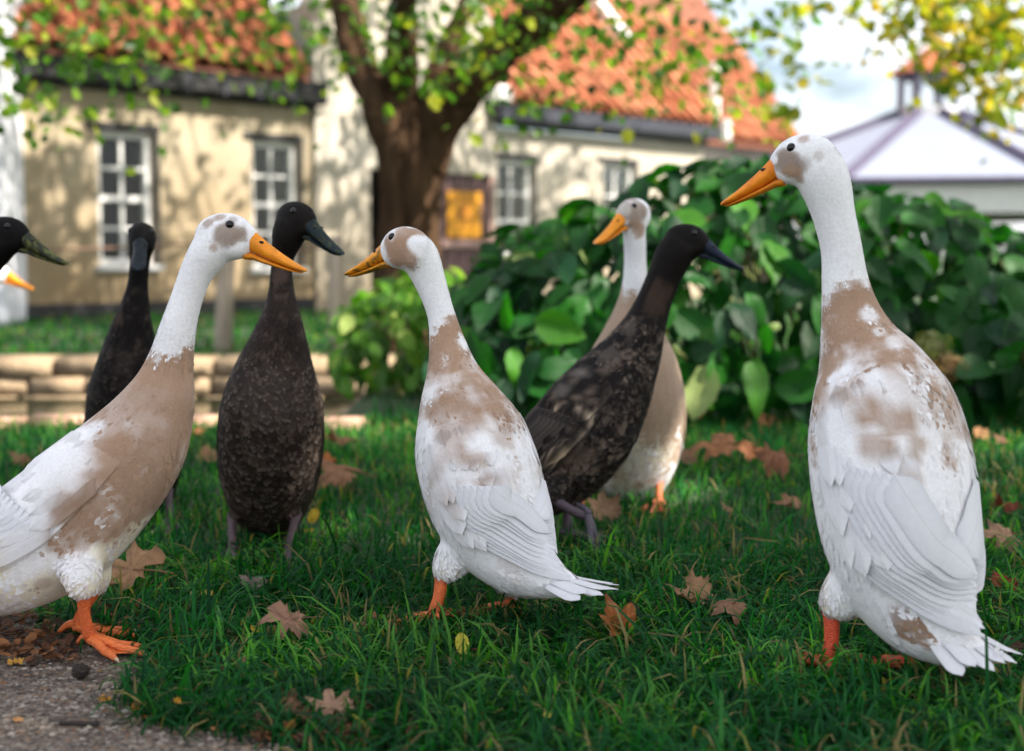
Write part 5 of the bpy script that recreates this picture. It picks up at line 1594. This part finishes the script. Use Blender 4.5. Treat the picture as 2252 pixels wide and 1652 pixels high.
# ------------------------------------------------------------------ grass
def mat_grass():
    M = Mat('grass_blade')
    c = M.attr('Col')
    M.color(c); M.set(Roughness=0.5)
    M.b.inputs['Specular IOR Level'].default_value = 0.12
    M.translucent(M.mixc(1.0, c, (1.9, 2.2, .6), 'MULTIPLY'), 0.42)
    return M.m
MT['grass'] = mat_grass()
def blades(x, y, length, width, seed, flat=0.9, z=0.0):
    r = np.random.default_rng(seed)
    n = len(x)
    base = np.stack([x, y, np.full(n, -.004 + z)], 1)
    cl = fnoise(np.stack([x, y, x * 0], 1), 7.0, 2)
    az = r.uniform(0, 2 * math.pi, n) * .65 + cl * 6 * math.pi
    lean = np.clip(r.normal(flat, .42, n), .08, 1.9)
    d = np.stack([np.cos(az), np.sin(az), np.zeros(n)], 1)
    s = np.stack([-np.sin(az), np.cos(az), np.zeros(n)], 1)
    tw = r.uniform(-.5, .5, n)
    s = s * np.cos(tw)[:, None] + np.array([0, 0, 1.0]) * np.sin(tw)[:, None]
    L = length * r.uniform(.45, 1.25, n)
    rows = []
    for u, w in ((0, .75), (.36, 1.0), (.72, .7), (1, 0)):
        th = lean * u
        fx, fz = np.sin(th * .9) * u, np.cos(th * .95) * u
        fz = np.where(lean > 1.25, fz * (1 - .3 * u), fz)
        c = base + d * (L * fx)[:, None] + np.array([0, 0, 1.0]) * (L * np.maximum(fz, .05 * u))[:, None]
        hw = width * r.uniform(.75, 1.2, n) * w / 2 if u == 0 else hw0 * w
        if u == 0: hw0 = width * r.uniform(.7, 1.25, n) / 2; hw = hw0 * w
        rows += [c] if w == 0 else [c - s * hw[:, None], c + s * hw[:, None]]
    V = np.stack(rows, 1).reshape(-1, 3)
    b = (np.arange(n) * 7)[:, None]
    F = np.concatenate([b + np.array([[0, 1, 3]]), b + np.array([[0, 3, 2]]), b + np.array([[2, 3, 5]]), b + np.array([[2, 5, 4]]), b + np.array([[4, 5, 6]])])
    k = r.uniform(0, 1, n); k2 = fnoise(np.stack([x, y, x * 0], 1), 2.6, 9); k = k * (.7 + .6 * sstep(.35, .7, fnoise(np.stack([x, y, x * 0], 1), 5.5, 19))); k = np.clip(k, 0, 1)
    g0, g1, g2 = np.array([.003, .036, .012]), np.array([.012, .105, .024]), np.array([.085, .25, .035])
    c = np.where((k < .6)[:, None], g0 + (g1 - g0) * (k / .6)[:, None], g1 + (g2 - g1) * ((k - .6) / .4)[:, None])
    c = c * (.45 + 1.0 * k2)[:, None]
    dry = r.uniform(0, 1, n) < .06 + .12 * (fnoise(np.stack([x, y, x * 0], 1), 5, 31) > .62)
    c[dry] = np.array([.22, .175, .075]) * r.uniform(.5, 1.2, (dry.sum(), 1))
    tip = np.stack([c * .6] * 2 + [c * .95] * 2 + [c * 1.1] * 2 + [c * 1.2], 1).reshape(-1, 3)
    return V, F, tip
def lawn_pts(n, x0, x1, y0, y1, seed, wide=None):
    r = np.random.default_rng(seed)
    y = r.uniform(y0, y1, n); x = r.uniform(x0, x1, n)
    if wide is not None:
        ok = np.abs(x) < wide + .42 * y
        x, y = x[ok], y[ok]
    ok = ~inpoly(x, y, PATH_POLY) & ~inpond(x, y) & ~((y > POND_Y0 - .13) & (y < POND_Y1 + .3) & (x < POND_X1 + .15))
    # worn, leaf-littered margin along the path keeps few blades
    return x[ok], y[ok]
parts = []
def thin(x, y, prob, seed):
    k = np.random.default_rng(seed).uniform(0, 1, len(x)) < prob
    return x[k], y[k]
x, y = lawn_pts(62000, -1.5, 1.6, 1.15, 2.5, 1, .55)
wear = fnoise(np.stack([x, y, x * 0], 1), 4.0, 55)
x, y = thin(x, y, np.clip(.42 + 1.2 * (wear - .28) + .4 * (x > 0), .25, 1), 3)
parts.append(blades(x, y, .068, .0042, 11, 1.2))
x, y = lawn_pts(40000, -2.4, 2.4, 2.5, 4.7, 2, .5)
parts.append(blades(x, y, .060, .0046, 12, .8))
x, y = lawn_pts(12000, -4.0, 4.2, 4.5, 8.0, 4, .5)
parts.append(blades(x, y, .065, .009, 13, .7))
x, y = lawn_pts(14000, -6.5, 6.0, 6.9, 13.5, 6, .6)
parts.append(blades(x, y, .075, .016, 14, .7))
x, y = lawn_pts(1500, -1.4, 1.5, 1.2, 2.6, 8, .5)
parts.append(blades(x, y, .12, .0056, 15, 1.3))
off, Vs, Fs, Cs = 0, [], [], []
for V, F, C in parts:
    Vs.append(V); Fs.append(F + off); Cs.append(C); off += len(V)
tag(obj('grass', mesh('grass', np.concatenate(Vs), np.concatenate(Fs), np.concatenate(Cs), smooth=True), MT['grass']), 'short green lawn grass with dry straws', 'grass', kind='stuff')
# a few stray blades creeping over the edge of the path
r = np.random.default_rng(77)
ex = np.array([p for p in PATH_POLY[20:86]])
q = ex[r.integers(0, len(ex), 900)] + r.normal(0, .022, (900, 2))
V, F, C = blades(q[:, 0], q[:, 1], .06, .0038, 16, 1.2, .006)
tag(obj('grass', mesh('grass_edge', V, F, C), MT['grass']), 'ragged grass tufts creeping over the path edge', 'grass', kind='stuff')

# ------------------------------------------------------------------ fallen leaves
def mat_dead():
    M = Mat('dead_leaf')
    c = M.attr('Col')
    v = M.coords('Object')
    f = M.noise(v, 55, 6, .65)
    cc = M.mixc(0.6, c, M.mixc(1.0, c, M.ramp(f, [(0.3, (.45, .40, .38)), (.7, (1.25, 1.2, 1.15))]), 'MULTIPLY'))
    M.color(cc); M.set(Roughness=.7)
    M.b.inputs['Specular IOR Level'].default_value = 0.25
    M.bump(f, .5, .003)
    M.translucent(cc, .2)
    return M.m
MT['dead'] = mat_dead()
def dead_leaf(kind, curl, seed):
    """lobed plane-tree leaf, unit long, lying in XY with its stalk at -Y"""
    r = np.random.default_rng(seed)
    nA, nR = 40, 6
    lob = {'maple': [(90, 1.0), (35, .86), (145, .86), (-15, .62), (195, .62)], 'oval': [(90, 1.0)]}[kind]
    V, C = [(0, 0, 0)], [1.0]
    for j in range(1, nR + 1):
        for i in range(nA):
            a = 360 * i / nA - 90
            if kind == 'maple':
                rad = .56
                for la, ll in lob:
                    dd = abs((a - la + 180) % 360 - 180)
                    rad = max(rad, ll * max(0, 1 - .52 * (dd / 26) ** 1.2) if dd < 34 else 0)
                rad *= (1 + .12 * math.sin(i * 2.6 + seed) + .16 * math.sin(i * .31 + seed * 3)) * .62
                if abs((a + 90 + 180) % 360 - 180) < 12: rad *= .5
            else:
                rad = .5 / math.sqrt((math.cos(R(a)) / .56) ** 2 + math.sin(R(a)) ** 2 + 1e-6)
            q = rad * j / nR
            x_, y_ = q * math.cos(R(a)), q * math.sin(R(a))
            z_ = curl * (x_ * x_ * 1.5 + .5 * y_ * y_) + .20 * curl * math.sin(x_ * 9 + seed) * math.cos(y_ * 7) + .06 * math.sin(i * 1.1 + seed * 2) * (j / nR) ** 2 + curl * .25 * max(0, y_) ** 2 * math.sin(seed)
            V.append((x_, y_, z_))
            vein = min(min(abs((a - la + 180) % 360 - 180) for la, ll in lob), 40)
            C.append(1.0 - .35 * math.exp(-(vein / 5) ** 2) + r.uniform(-.08, .08) - .22 * (j == nR))
    F = [(0, 1 + i, 1 + (i + 1) % nA) for i in range(nA)]
    for j in range(nR - 1):
        for i in range(nA):
            F.append((1 + j * nA + i, 1 + (j + 1) * nA + i, 1 + (j + 1) * nA + (i + 1) % nA, 1 + j * nA + (i + 1) % nA))
    V = np.array(V)
    # a random fold across the blade
    fa_, fk_ = r.uniform(0, math.pi), r.uniform(1.8, 3.4) * (1 if r.uniform() < .6 else -1) * (kind == 'maple') * (abs(curl) > .25)
    if fk_:
        ax_ = V[:, 0] * math.cos(fa_) + V[:, 1] * math.sin(fa_)
        V = V.copy(); V[:, 2] += fk_ * .32 * ax_ ** 2 * np.sign(ax_ + .2) + .05 * np.sin(ax_ * 14 + seed)
    # roll the blade about its length for curled leaves
    if abs(curl) > .6:
        k = 2.4 * np.sign(curl) * min(1.0, abs(curl))
        ang = V[:, 0] * k
        V = np.stack([np.sin(ang) / abs(k), V[:, 1], (1 - np.cos(ang)) / k + V[:, 2] * .25], 1)
    b = MB().tube(catmull([(0, -.02, 0), (.02, -.3, .01), (.0, -.62, .03)], 7), np.linspace(.014, .010, 7), 6)
    n0 = len(V)
    V = np.concatenate([V, np.array(b.V)]); F = F + [tuple(i + n0 for i in f) for f in b.F]
    C = np.concatenate([C, np.full(b.n, .7)])
    return V, F, C
TANL, ORL, BRL, RDL, GRL, YEL = (.36, .205, .105), (.38, .13, .035), (.17, .082, .045), (.19, .042, .02), (.20, .15, .13), (.60, .42, .04)
leaves = [  # px, py, width px, colour, kind, curl, rotation z, tilt x, tilt y, label
    (292, 1320, 195, TANL, 'maple', .2, 70, 22, -8, 'big tan curled leaf lying just behind the orange leg on the path edge'),
    (640, 1432, 120, (.33, .185, .12), 'maple', -.5, 110, 10, 12, 'pinkish tan leaf with a pale stalk in the grass before the dark brown duck'),
    (735, 1606, 115, (.37, .225, .145), 'maple', .2, 20, 24, 0, 'flat tan maple-like leaf at the grass edge of the concrete path'),
    (654, 1612, 62, BRL, 'oval', .6, 60, 8, 0, 'small brown leaf lying against the flat tan leaf by the path'),
    (552, 1322, 70, GRL, 'maple', .8, 200, 20, 10, 'shrivelled greyish brown leaf between two ducks on the lawn'),
    (1362, 1422, 100, ORL, 'maple', .45, 20, 30, 0, 'bright orange leaf standing in the open grass'),
    (1530, 1352, 105, TANL, 'maple', .7, 75, 12, 8, 'light tan folded leaf in the open lawn near the orange leaf'),
    (1608, 1394, 90, (.24, .125, .07), 'maple', -.7, 130, 14, 0, 'dull brown crumpled leaf beside the light tan folded leaf'),
    (1330, 1168, 76, (.40, .25, .15), 'maple', .95, 10, 66, 5, 'tan rolled leaf upright at the raised foot of the black brown duck'),
    (1590, 1042, 120, (.33, .15, .065), 'maple', -.45, 70, 14, 0, 'large orange brown arched leaf on the lawn by the bush'),
    (1655, 1030, 70, (.30, .12, .05), 'maple', .8, 150, 30, 0, 'curled rust leaf resting against the large arched leaf'),
    (1505, 1034, 62, (.24, .13, .075), 'oval', .7, 40, 20, 0, 'brown leaf beside the cream bellied duck'),
    (1710, 1072, 86, (.23, .10, .05), 'maple', -.6, 80, 14, 0, 'brown domed leaf with a pale stalk on the lawn'),
    (1742, 1136, 74, (.28, .15, .085), 'maple', .9, 95, 14, 6, 'tan rolled leaf touching the flank side of the tall duck'),
    (757, 1096, 112, (.25, .125, .065), 'maple', -.8, 75, 8, 12, 'arched brown leaf on the lawn beside the dark brown duck'),
    (752, 996, 90, (.28, .14, .065), 'maple', .4, 100, 6, 0, 'flat brown leaf in the sunny strip of lawn'),
    (720, 1046, 44, ORL, 'oval', .5, 30, 10, 0, 'little orange leaf behind the arched brown leaf'),
    (1532, 932, 60, (.28, .12, .05), 'maple', .6, 60, 25, 0, 'rust leaf under the overhang of the hydrangea'),
    (1683, 952, 52, (.26, .11, .05), 'maple', .6, 140, 20, 0, 'reddish leaf farther along under the hydrangea'),
    (2158, 980, 34, (.48, .26, .12), 'oval', .3, 20, 30, 0, 'pale orange leaf on the lawn behind the tall duck'),
    (2207, 992, 40, BRL, 'maple', .8, 120, 20, 0, 'dark brown shrivelled leaf next to the pale orange one'),
    (2212, 1148, 84, RDL, 'maple', .6, 80, 10, 0, 'dark red curled leaf on the lawn behind the tall duck'),
    (2208, 1238, 84, (.36, .22, .13), 'maple', -.5, 80, 12, 0, 'light tan leaf between two red leaves behind the tall duck'),
    (2205, 1325, 78, (.24, .055, .022), 'maple', .3, 10, 40, 0, 'deep red leaf standing up behind the white tail'),
    (2238, 1462, 70, (.12, .06, .04), 'maple', .7, 100, 8, 0, 'dark brown leaf under the white tail'),
    (388, 1584, 26, (.60, .30, .03), 'oval', .5, 60, 20, 0, 'small golden yellow leaf on the concrete path'),
    (300, 1575, 24, (.45, .17, .03), 'oval', .3, 20, 6, 0, 'small orange leaf among stray grass on the path'),
    (230, 1556, 30, (.5, .23, .05), 'oval', .6, 70, 6, 0, 'small rolled orange leaf on the path'),
    (330, 1594, 34, (.40, .12, .03), 'oval', .2, 95, 3, 0, 'small rust leaf at the grass edge of the path'),
    (35, 1474, 36, (.50, .27, .05), 'oval', .5, 100, 10, 0, 'yellow leaf lying in the brown litter beside the orange feet'),
    (562, 1420, 24, YEL, 'oval', .3, 40, 20, 0, 'bright yellow little leaf next to the pinkish tan leaf'),
    (1017, 1470, 32, (.52, .48, .06), 'oval', .3, 10, 60, 0, 'lemon yellow little leaf upright in the grass'),
    (1205, 1616, 24, (.55, .50, .08), 'oval', .3, 60, 20, 0, 'lemon yellow round leaf low in the front grass'),
    (690, 1172, 26, YEL, 'oval', .3, 160, 60, 0, 'yellow leaf caught upright in sunlit grass by the dark leg'),
    (680, 1196, 20, YEL, 'oval', .3, 120, 30, 0, 'smaller yellow leaf below the upright yellow one'),
    (455, 1336, 30, (.5, .42, .08), 'oval', .3, 90, 20, 0, 'pale yellow leaf behind the big tan curled leaf'),
    (50, 1046, 44, (.30, .17, .09), 'maple', .6, 60, 20, 0, 'brown leaf behind the fawn duck near the pond'),
    (460, 1032, 36, (.34, .19, .10), 'oval', .6, 20, 30, 0, 'tan leaf between the fawn duck and the dark brown duck'),
    (438, 970, 30, (.32, .15, .06), 'oval', .6, 120, 20, 0, 'orange brown leaf close to the pond edging'),
    (1600, 1150, 30, (.36, .22, .13), 'maple', .6, 120, 20, 0, 'tiny tan leaf in the middle of the lawn'),
    (40, 1600, 26, (.48, .26, .10), 'oval', .2, 60, 3, 0, 'tiny pale orange leaf on the bare path'),
    (985, 1385, 62, (.42, .13, .045), 'maple', .3, 100, 12, 0, 'orange red leaf tucked under the flecked bill duck'),
]
for k, (px, py, w, c, kind, curl, rz, tx, ty, lab) in enumerate(leaves):
    g = G(px, py)
    V, F, C = dead_leaf(kind, curl, k)
    size = w * g[1] / FPX
    ext_ = max(np.ptp(V[:82, 0]), np.ptp(V[:82, 1])) if kind == 'maple' else 1.0
    V = V * np.array([1, random.uniform(.7, 1.0), 1])
    Rm_ = np.array(Matrix.Rotation(R(min(tx + 6, 68)), 3, 'X') @ Matrix.Rotation(R(ty), 3, 'Y') @ Matrix.Rotation(R(rz), 3, 'Z'))
    V = V @ Rm_.T
    V = V * (size / np.ptp(V[:241, 0]))
    onpath = inpoly(np.array([g[0]]), np.array([g[1]]), PATH_POLY)[0]
    z0 = .008 if onpath else .020
    V[:, 2] -= V[:241, 2].min() - z0
    lf = obj('fallen_leaf', mesh('fallen_leaf', V, F, np.outer(C, c)), MT['dead'], loc=(g[0], g[1], 0), )
    tag(lf, lab, 'leaf', 'fallen autumn leaves')
# crumbled litter along the path: too many to count
LV, LF, LCc, n0 = [], [], [], 0
r = np.random.default_rng(5)
temps_ = [dead_leaf('oval', c, k) for k, c in enumerate((.3, .6, -.4))]
def litter(px0, px1, py0, py1, n, size):
    global n0
    for _ in range(n):
        g = G(r.uniform(px0, px1), r.uniform(py0, py1))
        # small folded fragment
        a, t = r.uniform(0, 6.28), r.normal(0, .35, 2)
        s_ = size * r.uniform(.4, 1.3)
        pts_ = np.array([(-.5, 0, 0), (-.1, -.28, .06), (.35, -.2, .05), (.5, 0, 0), (.3, .22, .08), (-.15, .26, .05)]) * s_
        M3 = np.array(Matrix.Rotation(a, 3, 'Z') @ Matrix.Rotation(t[0], 3, 'X') @ Matrix.Rotation(t[1], 3, 'Y'))
        V_ = pts_ @ M3.T + np.array([g[0], g[1], .010 + abs(t).max() * s_ * .3 + r.uniform(0, .006)])
        LV.append(V_); LF.append(np.array([[0, 1, 2, 3], [0, 3, 4, 5]]) + n0); n0 += 6
        LCc.append(np.tile(np.array([(.16, .075, .04), (.24, .11, .05), (.10, .055, .035), (.30, .13, .05)][r.integers(4)]) * r.uniform(.6, 1.2), (6, 1)))
litter(-60, 170, 1350, 1475, 330, .020)
litter(170, 330, 1345, 1400, 110, .020)
litter(330, 540, 1400, 1500, 90, .018)
litter(560, 800, 1560, 1660, 170, .020)
litter(0, 700, 1490, 1650, 110, .008)
litter(780, 1100, 1300, 1640, 50, .018)
tag(obj('leaf_litter', mesh('leaf_litter', np.concatenate(LV), np.concatenate(LF), np.concatenate(LCc), smooth=False), MT['dead']), 'crumbled brown leaf litter along the path', 'leaf litter', kind='stuff')
# twig and seed ball on the path
g = G(175, 1606)
tw_ = MB().tube(catmull([(-.036, .004, .008), (-.028, 0, .010), (0, .001, .008), (.026, -.003, .009), (.038, -.005, .010)], 16), np.interp(np.linspace(0, 1, 16), [0, .08, .2, .8, .92, 1], [.002, .0075, .0045, .005, .0075, .003]), 9)
tag(tw_.build('twig', MT['twig'], smooth=True, loc=(g[0], g[1], .003), scl=(.62, .7, .62)), 'short dark knobbly twig on the concrete path', 'twig')
g = G(178, 1506)
V, F = ellipsoid((0, 0, 0), (.0095, .0095, .0085), np.eye(3), 26, 18)
V = V * (1 + .9 * (vnoise(V, 700, 3) - .4))[:, None]
tag(obj('seed_ball', mesh('seed_ball', V, F), MT['twig'], loc=(g[0], g[1], .018)), 'small round brown seed ball on the path by the orange foot', 'seed ball')
# ------------------------------------------------------------------ pebbles bedded in the worn path
def mat_pebble():
    M = Mat('pebble'); M.color(M.attr('Col')); M.set(Roughness=.8)
    M.b.inputs['Specular IOR Level'].default_value = .2
    return M.m
MT['pebble'] = mat_pebble()
r = np.random.default_rng(91)
py_ = 1338 + (1700 - 1338) * r.uniform(0, 1, 9000) ** .9
px_ = r.uniform(-250, 760, 9000)
gpos = np.array([G(a, b) for a, b in zip(px_, py_)])
gpos = gpos[inpoly(gpos[:, 0], gpos[:, 1], PATH_POLY)]
n = len(gpos)
octv = np.array([(1, 0, 0), (.6, .75, .1), (-.5, .8, 0), (-1, 0, .05), (-.55, -.75, 0), (.55, -.8, .05), (.1, .1, .8)])
octf = np.array([(0, 1, 6), (1, 2, 6), (2, 3, 6), (3, 4, 6), (4, 5, 6), (5, 0, 6)])
a = r.uniform(0, 6.28, n); s_ = .0011 + .0042 * r.uniform(0, 1, n) ** 3
ca, sa = np.cos(a), np.sin(a)
j_ = octv[None] * (1 + r.normal(0, .18, (n, 7, 3)))
Vx = j_[..., 0] * ca[:, None] - j_[..., 1] * sa[:, None]; Vy = j_[..., 0] * sa[:, None] + j_[..., 1] * ca[:, None]
PV = np.stack([Vx * s_[:, None], Vy * s_[:, None] * .9, j_[..., 2] * s_[:, None] * .7], -1) + gpos[:, None] * np.array([1, 1, 0]) + np.array([0, 0, .0058])
PF = octf[None] + (np.arange(n) * 7)[:, None, None]
pal = np.array([(.16, .125, .10), (.25, .21, .17), (.27, .235, .195), (.07, .058, .05), (.19, .115, .07), (.32, .30, .27)])
PCol = pal[r.choice(6, n, p=[.3, .24, .13, .17, .11, .05])] * r.uniform(.7, 1.15, (n, 1))
tag(obj('gravel', mesh('gravel', PV.reshape(-1, 3), PF.reshape(-1, 3), np.repeat(PCol, 7, 0), smooth=True), MT['pebble']), 'small pebbles bedded in the worn concrete path', 'gravel', kind='stuff')
